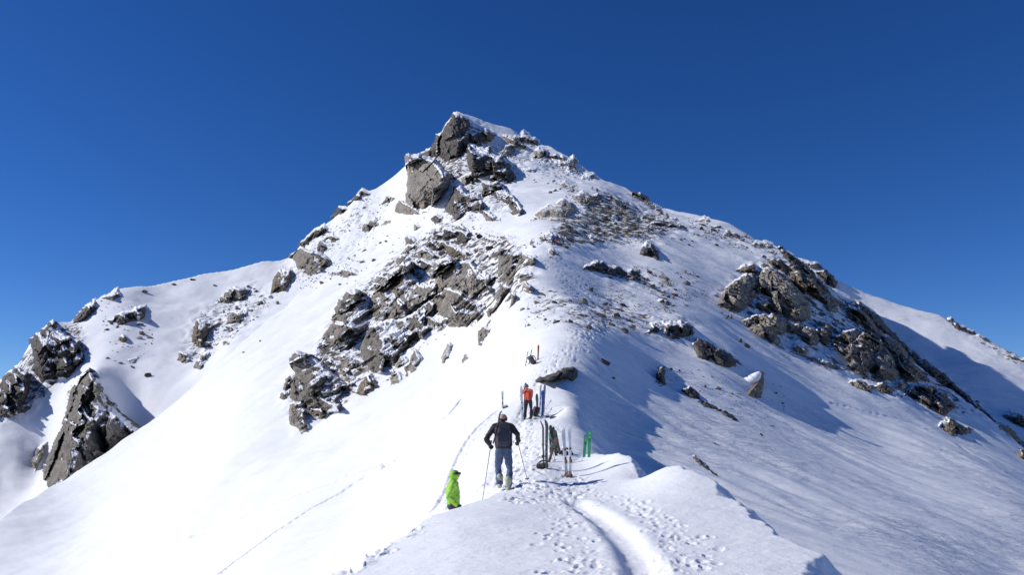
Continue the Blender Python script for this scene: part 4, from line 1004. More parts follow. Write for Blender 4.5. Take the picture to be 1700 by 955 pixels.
SINGLES = [
    # px, py, width, tone, label
    (970, 504, 19, 'g', 'round grey stone on the snow shoulder below the hikers, largest of the loose stones there'),
    (1035, 508, 16, 'd', 'dark stone right of the round grey one on the snow shoulder'),
    (924, 536, 20, 'd', 'dark wedge stone at the front of the snow shoulder, above the standing skis'),
    (948, 535, 13, 'd', 'smaller dark stone right of the wedge stone'),
    (976, 545, 22, 'g', 'flat stone lying where the shoulder meets the smooth snow'),
    (1024, 526, 24, 'd', 'jagged dark stone in the middle of the snow shoulder'),
    (946, 501, 12, 'g', 'stone left of the round grey one on the snow shoulder'),
    (938, 506, 11, 'g', 'narrow stone between two others on the left of the shoulder'),
    (920, 503, 15, 'd', 'dark stone with a second below it, left part of the shoulder'),
    (900, 490, 12, 'g', 'stone beside the path below the little pyramid boulder'),
    (913, 484, 11, 'g', 'flat stone just above the path stone'),
    (891, 504, 14, 'g', 'pale stone at the left border of the shoulder'),
    (905, 532, 9, 'g', 'small stone left of the wedge stone'),
    (879, 541, 9, 'g', 'leftmost stone at the front of the shoulder'),
    (981, 483, 15, 'd', 'flat dark sliver on the clean snow below the long cluster'),
    (1003, 506, 14, 'd', 'low dark stone between the round grey and the dark one'),
    (1050, 528, 17, 'g', 'flat stone right of the jagged dark stone'),
    (1037, 551, 20, 'd', 'dark stone at the lower right of the shoulder'),
    (1016, 541, 15, 'g', 'grey stone left of the lower right dark one'),
    (867, 515, 11, 'l', 'pale stone at the top of the bright slope'),
    (877, 514, 9, 'l', 'small pale stone beside the path'),
    (1124, 368, 9, 'd', 'dark stone by the band under the right skyline'),
    (1131, 399, 8, 'd', 'little upright stone, left of four on the bright snow'),
    (1136, 397, 7, 'd', 'little upright stone, second of four on the bright snow'),
    (1143, 407, 9, 'd', 'little upright stone, lowest of four on the bright snow'),
    (1149, 401, 9, 'd', 'little upright stone, right of four on the bright snow'),
    (1190, 408, 12, 'd', 'flat dark stones on the snow right of the four upright ones'),
    (1158, 460, 9, 'd', 'single dark stone on the bright snow above the buttress foot'),
    (1135, 452, 14, 'g', 'flat stone left above the single dark one'),
    (1130, 461, 9, 'g', 'small stone left of the single dark one'),
    (1140, 473, 20, 'g', 'low grey stones in the bright hollow'),
    (1103, 463, 22, 'g', 'broken grey rock left of the bright hollow'),
    (1105, 471, 20, 'g', 'broken grey rock under the first left of the hollow'),
    (1120, 491, 14, 'd', 'dark stone at the end of the slope below the hollow'),
    (1003, 603, 22, 'n', 'black stone on the shaded side of the crest, right of the standing skis'),
    (1018, 629, 9, 'n', 'small black stone under the first on the shaded side'),
    (1114, 614, 9, 'n', 'small brown stone right of the upright brown stone'),
    (1128, 617, 8, 'n', 'second small brown stone right of the upright one'),
    (1170, 643, 10, 'b', 'brown stone above the black sliver, left'),
    (1192, 646, 13, 'b', 'brown stone above the black sliver, right'),
    (1216, 655, 9, 'b', 'little brown stone left of the snow capped boulder'),
    (1288, 654, 9, 'b', 'little brown stone right of the snow capped boulder'),
    (1299, 671, 9, 'd', 'dark stones below right of the snow capped boulder'),
    (1264, 723, 8, 'd', 'tiny dark stone low on the shaded slope'),
    (1186, 737, 8, 'd', 'tiny dark stone left of the low bare streak'),
    (683, 308, 8, 'd', 'small rock beside the left side of the square tower'),
    (765, 290, 12, 'g', 'small round rock in the snow bowl under the summit crag'),
    (888, 303, 7, 'g', 'small stone at the right of the upper snow bowl'),
    (919, 301, 8, 'g', 'little flat stone left of the shattered rocks'),
    (919, 318, 14, 'g', 'flat stone in the snow left below the climbers'),
    (914, 321, 10, 'g', 'second flat stone left below the climbers'),
    (970, 346, 7, 'g', 'round stone right of the pale rounded outcrop'),
    (851, 421, 8, 'g', 'stone on top of the overhanging pillar'),
    (874, 412, 5, 'g', 'tiny stone left of the hikers by the gully foot'),
    (887, 411, 11, 'g', 'stone left below the upright block by the gully'),
    (940, 412, 14, 'd', 'dark stone right below the hikers'),
    (914, 428, 9, 'd', 'stone under the dark rock below the hikers'),
    (820, 440, 12, 'g', 'flat stone left of the overhanging pillar'),
    (813, 414, 22, 'd', 'dark flat stone on the snow left above the pillar'),
    (150, 615, 8, 'g', 'small stone on the far left snow above the brown buttress'),
    (179, 596, 7, 'g', 'small stone in the far left bowl'),
    (200, 604, 11, 'g', 'stone left of the flat boulder in the far left bowl'),
    (177, 548, 10, 'd', 'stone below the dark overhang of the bowl'),
    (195, 544, 8, 'd', 'little stone under the right end of the overhang'),
    (232, 540, 14, 'd', 'stone right of the dark overhang'),
    (236, 555, 14, 'g', 'upper stone of the patch right of the round boulder'),
    (249, 562, 12, 'g', 'right stone of the patch right of the round boulder'),
    (232, 563, 12, 'g', 'left stone of the patch right of the round boulder'),
    (240, 486, 12, 'd', 'stone on the snow dome of the left ridge'),
    (288, 473, 12, 'd', 'stone near the left skyline, right of the dome'),
    (320, 465, 11, 'd', 'stone near the left skyline, farther right'),
    (356, 475, 9, 'g', 'stone right of the ones near the left skyline'),
    (144, 580, 9, 'g', 'short stone beside the snow veined crag'),
    (147, 588, 8, 'g', 'lower stone beside the snow veined crag'),
    (221, 610, 12, 'g', 'stone at the top of the brown buttress snow'),
    (246, 625, 16, 'd', 'flat dark stone on the snow right of the brown buttress'),
    (404, 586, 9, 'g', 'stone at the edge of the couloir'),
    (432, 567, 7, 'g', 'small stone higher at the edge of the couloir'),
    (449, 493, 8, 'g', 'small stone left below the brown crag of the left ridge'),
    (460, 505, 13, 'g', 'flat stone below the brown crag of the left ridge'),
    (604, 417, 12, 'g', 'stone left of the couloir, upper'),
    (590, 425, 8, 'g', 'stone left of the couloir, lower'),
    (621, 433, 10, 'g', 'stone beside the couloir under the cluster'),
    (535, 471, 13, 'g', 'stone left at the bottom of the hazy rubble'),
    (565, 473, 9, 'g', 'stone right at the bottom of the hazy rubble'),
    (590, 467, 5, 'g', 'tiny stone on the clean couloir snow'),
    (1216, 488, 9, 'd', 'stone at the left tip of the right buttress'),
    (1190, 493, 10, 'd', 'dark stone just left of the right buttress'),
    (1196, 520, 14, 'g', 'stone left below the shattered mass of the buttress'),
    (1212, 528, 18, 'g', 'stone under the shattered mass of the buttress'),
    (1206, 530, 12, 'g', 'small stone beside the one under the shattered mass'),
    (1236, 533, 16, 'g', 'stone left of the lower buttress band'),
    (1228, 568, 14, 'd', 'flat dark stone on the slope under the buttress'),
    (1240, 577, 16, 'd', 'thin dark stone on the slope under the buttress'),
    (1598, 686, 8, 'd', 'stone above the free reddish boulders'),
    (1622, 668, 10, 'd', 'stone by the end of the black edge'),
]
GS_ = 'loose stones picked out on the snow'
for px, py, w, mk, lb in SINGLES:
    lay_stone(px, py, w, lb, GS_, mk)

ZONES = [
    # outline, count, size range, tones, label, group
    ([(1000, 340), (1030, 335), (1075, 365), (1075, 390), (1020, 400), (985, 385), (975, 370)], 62, (6, 20), 'dgg', 'dark stone in the scree field right of the large pale outcrop', 'stones of the upper scree field'),
    ([(1050, 445), (1090, 450), (1130, 490), (1110, 505), (1070, 480)], 26, (5, 15), 'dg', 'dark stone on the slope right of the long dark cluster', 'stones right of the dark cluster'),
    ([(990, 500), (1060, 510), (1075, 550), (1000, 552), (960, 540)], 30, (4, 9), 'dg', 'small stone strewn between the large stones of the snow shoulder', 'small stones of the snow shoulder'),
    ([(1150, 365), (1240, 392), (1290, 415), (1240, 412), (1160, 385)], 20, (5, 16), 'gd', 'small stone near the right skyline above the buttress', 'stones near the right skyline'),
    ([(655, 420), (730, 370), (800, 375), (820, 430), (780, 440), (700, 440)], 34, (5, 17), 'gdl', 'small stone between the blocks of the upper rib', 'stones of the upper rib'),
    ([(540, 580), (620, 610), (640, 640), (580, 660), (540, 640)], 14, (4, 10), 'gb', 'small stone in the snow right of the huge boulder', 'stones by the huge boulder'),
    ([(1200, 515), (1300, 575), (1420, 640), (1400, 620), (1300, 560), (1230, 520)], 24, (4, 10), 'gd', 'small stone along the foot of the right buttress', 'stones under the buttress'),
    ([(1100, 620), (1250, 660), (1300, 720), (1180, 650)], 14, (3, 6), 'db', 'tiny stone on the shaded right slope', 'tiny stones of the shaded slope'),
    ([(340, 500), (430, 470), (420, 520), (370, 560)], 22, (4, 11), 'g', 'small stone on the snow of the left shoulder near the broken rocks', 'stones of the left shoulder'),
    ([(900, 295), (960, 315), (1000, 335), (960, 345), (920, 320)], 14, (5, 15), 'gd', 'small stone near the climbers high on the ridge', 'stones near the climbers'),
    ([(560, 440), (640, 380), (650, 400), (590, 470), (540, 480)], 16, (4, 9), 'g', 'small stone on the snow left of the couloir below the tower', 'stones left of the couloir'),
]
rz = random.Random(5)
for poly, cnt, (s0, s1), tones, lb, gr in ZONES:
    P_ = np.array(poly, float); got = 0; tries = 0
    while got < cnt and tries < 4000:
        tries += 1
        x, y = rz.uniform(P_[:, 0].min(), P_[:, 0].max()), rz.uniform(P_[:, 1].min(), P_[:, 1].max())
        if poly_dist(np.array([x]), np.array([y]), poly)[0] <= 0: continue
        w = s0 + (s1 - s0) * rz.random() ** 2.2
        if lay_stone(x, y, w, lb, gr, rz.choice(tones), rz): got += 1

# far too many small stones to count: the scree between the rocks
SCREE = [([(930, 300), (1010, 320), (1150, 380), (1110, 400), (1010, 410), (900, 410), (880, 400), (950, 350)], 750), ([(880, 480), (1010, 470), (1160, 530), (1150, 565), (1040, 556), (870, 545)], 700),
         ([(1050, 440), (1150, 450), (1180, 500), (1100, 520)], 300), ([(1140, 362), (1300, 415), (1280, 430), (1150, 390)], 280), ([(690, 330), (800, 360), (880, 410), (880, 500), (780, 540), (640, 620), (490, 710), (480, 640), (600, 490)], 600),
         ([(1190, 500), (1280, 430), (1420, 510), (1600, 680), (1560, 690), (1300, 590)], 450), ([(1080, 600), (1300, 640), (1320, 720), (1150, 680)], 120), ([(330, 520), (430, 470), (460, 500), (330, 610)], 160),
         ([(460, 480), (610, 320), (660, 340), (540, 480)], 200), ([(150, 500), (250, 500), (260, 600), (190, 600)], 70), ([(730, 200), (880, 225), (980, 295), (880, 300), (760, 320)], 420), ([(60, 560), (140, 540), (140, 610), (60, 640)], 60)]
sv, sf = [], []
base = [np.array([v.co[:] for v in me.vertices]) for me in STONES['g'][:4]]
bfac = [[list(p.vertices) for p in me.polygons] for me in STONES['g'][:4]]
nv = 0
rs = np.random.default_rng(12)
for poly, cnt in SCREE:
    P_ = np.array(poly, float)
    x = rs.uniform(P_[:, 0].min(), P_[:, 0].max(), cnt * 6); y = rs.uniform(P_[:, 1].min(), P_[:, 1].max(), cnt * 6)
    clump = fbm(x / 22, y / 12, 2, 3)
    k = (poly_dist(x, y, poly) > 0) & (clump > -0.05)
    x, y = x[k][:cnt], y[k][:cnt]
    Y = at_grid(x, y)
    for X_, Y_, D in zip(x, y, Y):
        if np.isnan(D): continue
        p = P3(X_, Y_, D)
        s = rs.uniform(1.6, 4.6) * D / F_PX
        i = rs.integers(4); an = rs.uniform(0, 6.28)
        b = base[i] * np.array([s * 1.3, s, s * 0.9])
        b = np.stack([b[:, 0] * math.cos(an) - b[:, 1] * math.sin(an), b[:, 0] * math.sin(an) + b[:, 1] * math.cos(an), b[:, 2] - b[:, 0] * 0.25], -1) + p
        sv.append(b); sf += [[q + nv for q in f] for f in bfac[i]]; nv += len(b)
scree = mesh_obj('scree', np.concatenate(sv), sf, GREY)
tag(scree, 'fine dark scree strewn over the snow between the rocks', 'scree', kind='stuff')

# snow-capped boulder on the shaded slope: a rock with a drift of snow against its sunny side
def hull_body(name, pts, mat, parent=None, sub=0.0):
    import bmesh
    bm = bmesh.new()
    for p in pts: bm.verts.new(p)
    ret = bmesh.ops.convex_hull(bm, input=bm.verts[:])
    junk = list({e for e in ret['geom_interior'] + ret['geom_unused'] if isinstance(e, bmesh.types.BMVert)})
    if junk: bmesh.ops.delete(bm, geom=junk, context='VERTS')
    if sub:
        for _ in range(3):
            bmesh.ops.subdivide_edges(bm, edges=bm.edges[:], cuts=1, use_grid_fill=True)
        bmesh.ops.triangulate(bm, faces=bm.faces[:])
        from mathutils import noise
        for v in bm.verts:
            nz = noise.fractal(v.co * 1.6, 1.0, 2.0, 4) + 0.5 * noise.noise(v.co * 5)
            v.co += v.normal * nz * sub
    me = bpy.data.meshes.new(name); bm.to_mesh(me); bm.free()
    me.materials.append(mat)
    o = bpy.data.objects.new(name, me); C.objects.link(o)
    if parent: o.parent = parent
    return o


sb_poly = [(1240, 656), (1243, 648), (1252, 640), (1259, 630), (1261, 618), (1267, 617), (1269, 634), (1266, 652), (1264, 662), (1249, 661)]
cap_poly = [(1219, 638), (1222, 630), (1230, 626), (1240, 627), (1250, 622), (1260, 617), (1262, 622), (1260, 632), (1252, 642), (1243, 651), (1233, 648), (1224, 645)]
V, Fc, c0, sv = rock_relief(sb_poly, th=2.2, cell=30, seed=31, strata=-70, rise=0.9)
sb = empty('boulder', c0)
tag(sb, 'pointed brown boulder with a white cap of drifted snow on the shaded slope', 'boulder', 'rocks of the shaded right slope')
mesh_obj('stone_body', V - c0, Fc, BROWN, sb)
mpx = c0[1] / F_PX
L = lambda px, py, y: np.array(P3(px, py, c0[1] + y)) - c0
blobs = [(1222, 640, 0.5, 0.42), (1227, 636, 0.5, 0.50), (1233, 635, 0.5, 0.55), (1239, 634, 0.3, 0.58), (1245, 633, 0.1, 0.62), (1251, 629, -0.2, 0.52), (1256, 625, -0.4, 0.42), (1259.5, 621.5, -0.5, 0.28), (1240, 642, 0.1, 0.48), (1231, 642, 0.5, 0.5)]
pr = []
for i in range(len(blobs) - 1):
    if i == 7: continue
    a_, b_ = blobs[i], blobs[i + 1]
    pr.append((L(*a_[:3]), a_[3], L(*b_[:3]), b_[3]))
CAP_PARTS = pr
# brown rock half buried beside the trail, above the man in red
crag('boulder', 'brown rock with a long tail half buried beside the path, above the red jacket', 'boulder', 'n', [(882, 632), (900, 626), (920, 620), (938, 611), (952, 609), (959, 616), (958, 628), (950, 634), (935, 630), (915, 633), (895, 635)], 'rocks beside the ski depot', cell=90, th=1.3, rise=0.9, bare=0.3)
crag('rock', 'dark flat rock at the feet of the man in red', 'rock', 'n', [(896, 694), (905, 689), (918, 688), (926, 692), (915, 694)], 'rocks beside the ski depot', cell=12, th=0.6)

# ------------------------------------------------------------------ people and their gear
def cap_tube(p0, r0, p1, r1, seg=12, rings=5):
    """closed tapered capsule"""
    p0, p1 = np.array(p0, float), np.array(p1, float)
    ax = p1 - p0; L = np.linalg.norm(ax)
    ax = ax / L if L > 1e-9 else np.array([0, 0, 1.0])
    up = np.array([0, 0, 1.0]) if abs(ax[2]) < 0.9 else np.array([1.0, 0, 0])
    u = np.cross(ax, up); u /= np.linalg.norm(u); w = np.cross(ax, u)
    prof = [(-r0 * math.cos(a), r0 * math.sin(a), 0) for a in np.linspace(0.15, math.pi / 2, rings)] + \
           [(L + r1 * math.sin(a), r1 * math.cos(a), 0) for a in np.linspace(0, math.pi / 2 - 0.15, rings)]
    V = [p0 - ax * r0]
    for (h, rr, _) in prof:
        for k in range(seg):
            an = 2 * math.pi * k / seg
            V.append(p0 + ax * h + (u * math.cos(an) + w * math.sin(an)) * rr)
    V.append(p1 + ax * r1)
    Fc = []
    n_ = len(prof)
    for k in range(seg):
        Fc.append((0, 1 + (k + 1) % seg, 1 + k))
        for i in range(n_ - 1):
            a = 1 + i * seg + k; b_ = 1 + i * seg + (k + 1) % seg
            Fc.append((a, b_, b_ + seg, a + seg))
        e = len(V) - 1
        Fc.append((e, 1 + (n_ - 1) * seg + k, 1 + (n_ - 1) * seg + (k + 1) % seg))
    return V, Fc


def join(parts):
    V, Fc = [], []
    for v, f in parts:
        o_ = len(V); V += [tuple(p) for p in v]; Fc += [tuple(i + o_ for i in q) for q in f]
    return V, Fc


def superbox(c, s, e=0.35, seg=20, rings=12, rot=None):
    """rounded box (superellipsoid)"""
    V, Fc = [], []
    sg = lambda x, p: math.copysign(abs(x) ** p, x)
    for i in range(rings + 1):
        la = -math.pi / 2 + math.pi * i / rings
        for k in range(seg):
            lo = 2 * math.pi * k / seg
            v = Vector((sg(math.cos(la), e) * sg(math.cos(lo), e) * s[0], sg(math.cos(la), e) * sg(math.sin(lo), e) * s[1], sg(math.sin(la), e) * s[2]))
            if rot is not None: v = rot @ v
            V.append((v.x + c[0], v.y + c[1], v.z + c[2]))
    for i in range(rings):
        for k in range(seg):
            a = i * seg + k; b_ = i * seg + (k + 1) % seg
            Fc.append((a, b_, b_ + seg, a + seg))
    return V, Fc


def remeshed(V, Fc, voxel):
    me = bpy.data.meshes.new('tmp'); me.from_pydata(V, [], Fc); me.update()
    o = bpy.data.objects.new('tmp', me); C.objects.link(o)
    m = o.modifiers.new('r', 'REMESH'); m.mode = 'VOXEL'; m.voxel_size = voxel
    s = o.modifiers.new('s', 'SMOOTH'); s.factor = 0.5; s.iterations = 3
    dg = bpy.context.evaluated_depsgraph_get()
    out = bpy.data.meshes.new_from_object(o.evaluated_get(dg))
    bpy.data.objects.remove(o); bpy.data.meshes.remove(me)
    return out


VV, FF = join([cap_tube(*c_) for c_ in CAP_PARTS])
me_ = remeshed(VV, FF, 0.07)
me_.name = 'snow_cap'; me_.materials.clear(); me_.materials.append(SNOW)
me_.polygons.foreach_set('use_smooth', np.ones(len(me_.polygons), bool))
cap = bpy.data.objects.new('snow_cap', me_); C.objects.link(cap); cap.parent = sb

SKIN = plain('skin', (0.55, 0.33, 0.24), 0.55)
CLOTH = {}


def cloth(name, col, rough=0.75, scale=25.0):
    if name not in CLOTH: CLOTH[name] = plain(name, col, rough, 0, 0.22, scale, 0.35)
    return CLOTH[name]


def hand(w, d, nrm, side, grip=True, s=1.0):
    """glove: palm and five separate bent fingers closing round a shaft; w wrist, d pointing direction, nrm palm normal"""
    w = Vector(w); d = Vector(d).normalized(); nrm = Vector(nrm).normalized()
    lat = d.cross(nrm).normalized() * side
    nrm = lat.cross(d).normalized() * side
    caps = [(w, 0.030 * s, w + d * 0.075 * s, 0.036 * s)]
    k = w + d * 0.085 * s
    for i, ln in enumerate((0.036, 0.041, 0.039, 0.031)):
        b0 = k + lat * (i - 1.5) * 0.0235 * s
        b1 = b0 + d * ln * s * 0.75 + nrm * 0.012 * s
        b2 = b1 + nrm * ln * s * 0.9 - d * 0.004
        b3 = b2 - d * ln * s * 0.75 + nrm * 0.004
        caps += [(b0, 0.0125 * s, b1, 0.0118 * s), (b1, 0.0118 * s, b2, 0.011 * s), (b2, 0.011 * s, b3, 0.010 * s)]
    t0 = w + d * 0.03 * s - lat * 0.032 * s
    t1 = t0 + d * 0.03 * s - lat * 0.018 * s + nrm * 0.02 * s
    t2 = t1 + nrm * 0.03 * s + lat * 0.016 * s + d * 0.012
    caps += [(t0, 0.015 * s, t1, 0.0135 * s), (t1, 0.0135 * s, t2, 0.0115 * s)]
    return caps


def person(name, label, loc, rz, J, cols, group=None, voxel=0.011, head=True, hands=True, hunch=0.0, extra=None, scale=1.0):
    """one continuous remeshed body; J = joints in metres (x right, y ahead, z up)"""
    V3 = lambda k: Vector(J[k])
    caps = []
    def add(tagc, a, ra, b_, rb): caps.append((tagc, Vector(a), ra, Vector(b_), rb))
    neck, pel, chest = V3('neck'), V3('pelvis'), V3('chest')
    hd = V3('head')
    # legs
    for s in ('l', 'r'):
        hip, kn, an = V3('hip_' + s), V3('knee_' + s), V3('ankle_' + s)
        add('trousers', hip, 0.105, kn, 0.075); add('trousers', hip + Vector((0, -0.02, 0.03)), 0.11, kn.lerp(hip, 0.4), 0.092)
        add('trousers', kn, 0.076, an + (kn - an) * 0.35, 0.082); add('trousers', an + (kn - an) * 0.35, 0.082, an + (kn - an) * 0.08, 0.085)
        toe = V3('toe_' + s)
        add('boot', an + Vector((0, 0, 0.06)), 0.065, an, 0.062); add('boot', an + Vector((0, -0.03, -0.045)), 0.05, toe, 0.045)
    # trunk
    wd = Vector((1, 0, 0)) if 'side' not in J else Vector(J['side'])
    for f in (-1, 1):
        add('trousers', pel + wd * 0.075 * f, 0.12, pel + wd * 0.07 * f + Vector((0, 0, 0.06)), 0.12)
        add('jacket', pel + wd * 0.075 * f + Vector((0, 0, 0.05)), 0.125, chest + wd * 0.09 * f, 0.135)
        add('jacket', chest + wd * 0.09 * f, 0.135, chest + wd * 0.10 * f + (neck - chest) * 0.6, 0.10)
    add('jacket', pel + Vector((0, 0, 0.1)), 0.12, chest, 0.14); add('jacket', chest, 0.14, neck, 0.075)
    for s, f in (('l', -1), ('r', 1)):
        sh, el, wr = V3('shoulder_' + s), V3('elbow_' + s), V3('wrist_' + s)
        add('jacket', neck, 0.07, sh, 0.078); add('jacket', chest + wd * 0.1 * f, 0.12, sh, 0.08)
        add('jacket', sh, 0.08, el, 0.062); add('jacket', el, 0.062, wr, 0.05)
        if hands:
            d = (wr - el).normalized() if ('hand_' + s) not in J else Vector(J['hand_' + s])
            for (a, ra, b_, rb) in hand(wr + d * 0.02, d, J.get('palm_' + s, (0, 1, 0)), f, s=1.12): add('glove', a, ra, b_, rb)
        else:
            add('glove', wr, 0.05, wr + (wr - el).normalized() * 0.1, 0.05)
    # neck and head with face
    add('skin', neck, 0.06, hd - Vector((0, 0, 0.04)), 0.058)
    fw = Vector(J.get('face', (0, 1, 0))).normalized()
    sd_ = fw.cross(Vector((0, 0, 1))).normalized()
    add('skin', hd + Vector((0, 0, 0.02)), 0.093, hd + Vector((0, 0, 0.02)) - fw * 0.03, 0.096)
    add('skin', hd + fw * 0.02 - Vector((0, 0, 0.055)), 0.066, hd + fw * 0.045 - Vector((0, 0, 0.085)), 0.038)
    add('skin', hd + fw * 0.085 + Vector((0, 0, 0.012)), 0.011, hd + fw * 0.108 - Vector((0, 0, 0.022)), 0.017)
    add('skin', hd + fw * 0.075 - Vector((0, 0, 0.055)) - sd_ * 0.018, 0.011, hd + fw * 0.075 - Vector((0, 0, 0.055)) + sd_ * 0.018, 0.011)
    for f in (-1, 1):
        add('skin', hd + sd_ * 0.092 * f - Vector((0, 0, 0.01)), 0.02, hd + sd_ * 0.097 * f + Vector((0, 0, 0.02)), 0.021)
    V, Fc = join([cap_tube(a, ra, b_, rb) for (_, a, ra, b_, rb) in caps])
    me = remeshed(V, Fc, voxel)
    # cloth folds
    nv_ = len(me.vertices)
    co = np.empty(nv_ * 3); me.vertices.foreach_get('co', co); co = co.reshape(-1, 3)
    no = np.empty(nv_ * 3); me.vertices.foreach_get('normal', no); no = no.reshape(-1, 3)
    tags = sorted({c[0] for c in caps})
    A = np.array([c[1][:] for c in caps]); B = np.array([c[3][:] for c in caps]); RA = np.array([c[2] for c in caps]); RB = np.array([c[4] for c in caps])
    TI = np.array([tags.index(c[0]) for c in caps])
    def nearest(P):
        best = np.full(len(P), 1e9); bt = np.zeros(len(P), int)
        for i in range(len(A)):
            ab = B[i] - A[i]; L2 = max(ab @ ab, 1e-9)
            t = np.clip((P - A[i]) @ ab / L2, 0, 1)
            d = np.linalg.norm(P - A[i] - t[:, None] * ab, axis=1) - (RA[i] + (RB[i] - RA[i]) * t)
            m = d < best; best[m] = d[m]; bt[m] = TI[i]
        return bt
    vt = nearest(co)
    soft = np.isin(vt, [tags.index(t) for t in ('jacket', 'trousers') if t in tags])
    fold = fbm(co[:, 0] * 9 + co[:, 1] * 6, co[:, 2] * 16, 3, hash_str(label) % 97) * 0.009 + fbm(co[:, 0] * 4 - co[:, 1] * 5 + 7, co[:, 2] * 5, 2, 5) * 0.012
    co = co + no * (fold * soft)[:, None]
    me.vertices.foreach_set('co', co.ravel())
    np_ = len(me.polygons)
    ce = np.empty(np_ * 3); me.polygons.foreach_get('center', ce); ce = ce.reshape(-1, 3)
    for t in tags: me.materials.append(cols[t])
    me.polygons.foreach_set('material_index', nearest(ce).astype(np.int32))
    me.polygons.foreach_set('use_smooth', np.ones(np_, bool))
    me.update()
    root = empty(name, loc, rz)
    root.scale = (scale,) * 3
    tag(root, label, 'person', group)
    b = bpy.data.objects.new('body', me); me.name = 'body'; C.objects.link(b); b.parent = root
    root['_hd'] = 0
    del root['_hd']
    return root, hd, fw, sd_


def part(name, VF, mat, parent, smooth=True):
    return mesh_obj(name, VF[0], VF[1], mat, parent, smooth)


def dome(c, r, fw, lo=-0.15, seg=18, rings=8, sx=1.0, sz=1.0):
    """cap or helmet shell: an ellipsoid closed at its brim"""
    V, Fc = [], []
    c = Vector(c); fw = Vector(fw).normalized(); sd_ = fw.cross(Vector((0, 0, 1))).normalized()
    a0 = math.asin(max(-0.95, lo))
    for i in range(rings + 1):
        la = a0 + (math.pi / 2 - a0) * i / rings
        for k in range(seg):
            lo_ = 2 * math.pi * k / seg
            v = c + (fw * math.cos(lo_) * sx + sd_ * math.sin(lo_)) * r * math.cos(la) + Vector((0, 0, 1)) * r * math.sin(la) * sz
            V.append(v[:])
    for i in range(rings):
        for k in range(seg):
            a = i * seg + k; b_ = i * seg + (k + 1) % seg
            Fc.append((a, b_, b_ + seg, a + seg))
    Fc.append(tuple(range(seg - 1, -1, -1)))
    return V, Fc


def goggles(root, hd, fw, sd_, z, lens, strap):
    pts = [hd + fw * (0.118 * math.cos(a)) + sd_ * (0.10 * math.sin(a)) + Vector((0, 0, z)) for a in np.linspace(-1.1, 1.1, 9)]
    g = part('goggles', join([cap_tube(pts[i], 0.030, pts[i + 1], 0.030, 8, 3) for i in range(8)]), lens, root)
    q = [hd + fw * (0.116 * math.cos(a)) + sd_ * (0.108 * math.sin(a)) + Vector((0, 0, z)) for a in np.linspace(1.05, 2 * math.pi - 1.05, 15)]
    part('strap', join([cap_tube(q[i], 0.014, q[i + 1], 0.014, 6, 2) for i in range(14)]), strap, g)


def ski(label, base, tip, length, group, top, under, roll=0.0, width=0.105, bind=True, flip=False, sink=0.25, bindc=None):
    """one ski standing in the snow from base towards tip (world points); roll turns it about its length"""
    base, tip = Vector(base), Vector(tip)
    ax = (tip - base).normalized()
    base = base - ax * sink
    root = empty('ski', base)
    yv = Vector((0, 1, 0)); yv = (yv - ax * yv.dot(ax)).normalized(); xv = yv.cross(ax).normalized()
    q = Matrix((xv, yv, ax)).transposed().to_quaternion() @ Quaternion((0, 0, 1), roll)
    root.rotation_mode = 'QUATERNION'; root.rotation_quaternion = q
    tag(root, label, 'ski', group)
    n_ = 26
    V, Fc, MI = [], [], []
    for i in range(n_ + 1):
        t = i / n_; z = t * length
        w = width * (0.5 - 0.13 * math.sin(math.pi * min(t / 0.86, 1.0)) + 0.04 * t)
        if t > 0.9: w *= math.sqrt(max(0.02, 1 - ((t - 0.9) / 0.1) ** 2 * 0.93))
        if t < 0.03: w *= 0.8 + 0.2 * t / 0.03
        bend = 0.11 * max(0, (t - 0.84) / 0.16) ** 2 * (length / 1.75) + 0.018 * math.sin(math.pi * t)
        th = 0.006 + 0.008 * math.sin(math.pi * min(1, t * 1.05))
        for (sx, sy) in ((-1, 0), (1, 0), (1, 1), (-1, 1)):
            V.append((sx * w * (0.94 if sy else 1), -bend + (-th if sy else 0), z))
    for i in range(n_):
        a = i * 4
        for k in range(4):
            Fc.append((a + k, a + (k + 1) % 4, a + 4 + (k + 1) % 4, a + 4 + k)); MI.append(1 if k == 0 else 0)
    Fc += [(3, 2, 1, 0), (n_ * 4, n_ * 4 + 1, n_ * 4 + 2, n_ * 4 + 3)]; MI += [0, 0]
    b = mesh_obj('ski_body', V, Fc, top, root)
    b.data.materials.append(under)
    b.data.polygons.foreach_set('material_index', np.array(MI, np.int32))
    if bind:
        bm_ = bindc or BINDING
        z0 = length * 0.47
        part('toe_binding', join([superbox((0, -0.035, z0 + 0.14), (0.036, 0.022, 0.03), 0.5, 10, 6), cap_tube((-0.03, -0.05, z0 + 0.15), 0.010, (0.03, -0.05, z0 + 0.15), 0.010, 8, 3)]), bm_, root)
        part('heel_binding', join([superbox((0, -0.045, z0 - 0.17), (0.034, 0.036, 0.045), 0.5, 10, 6), superbox((0, -0.03, z0 - 0.11), (0.028, 0.012, 0.05), 0.5, 10, 6)]), bm_, root)
    return root


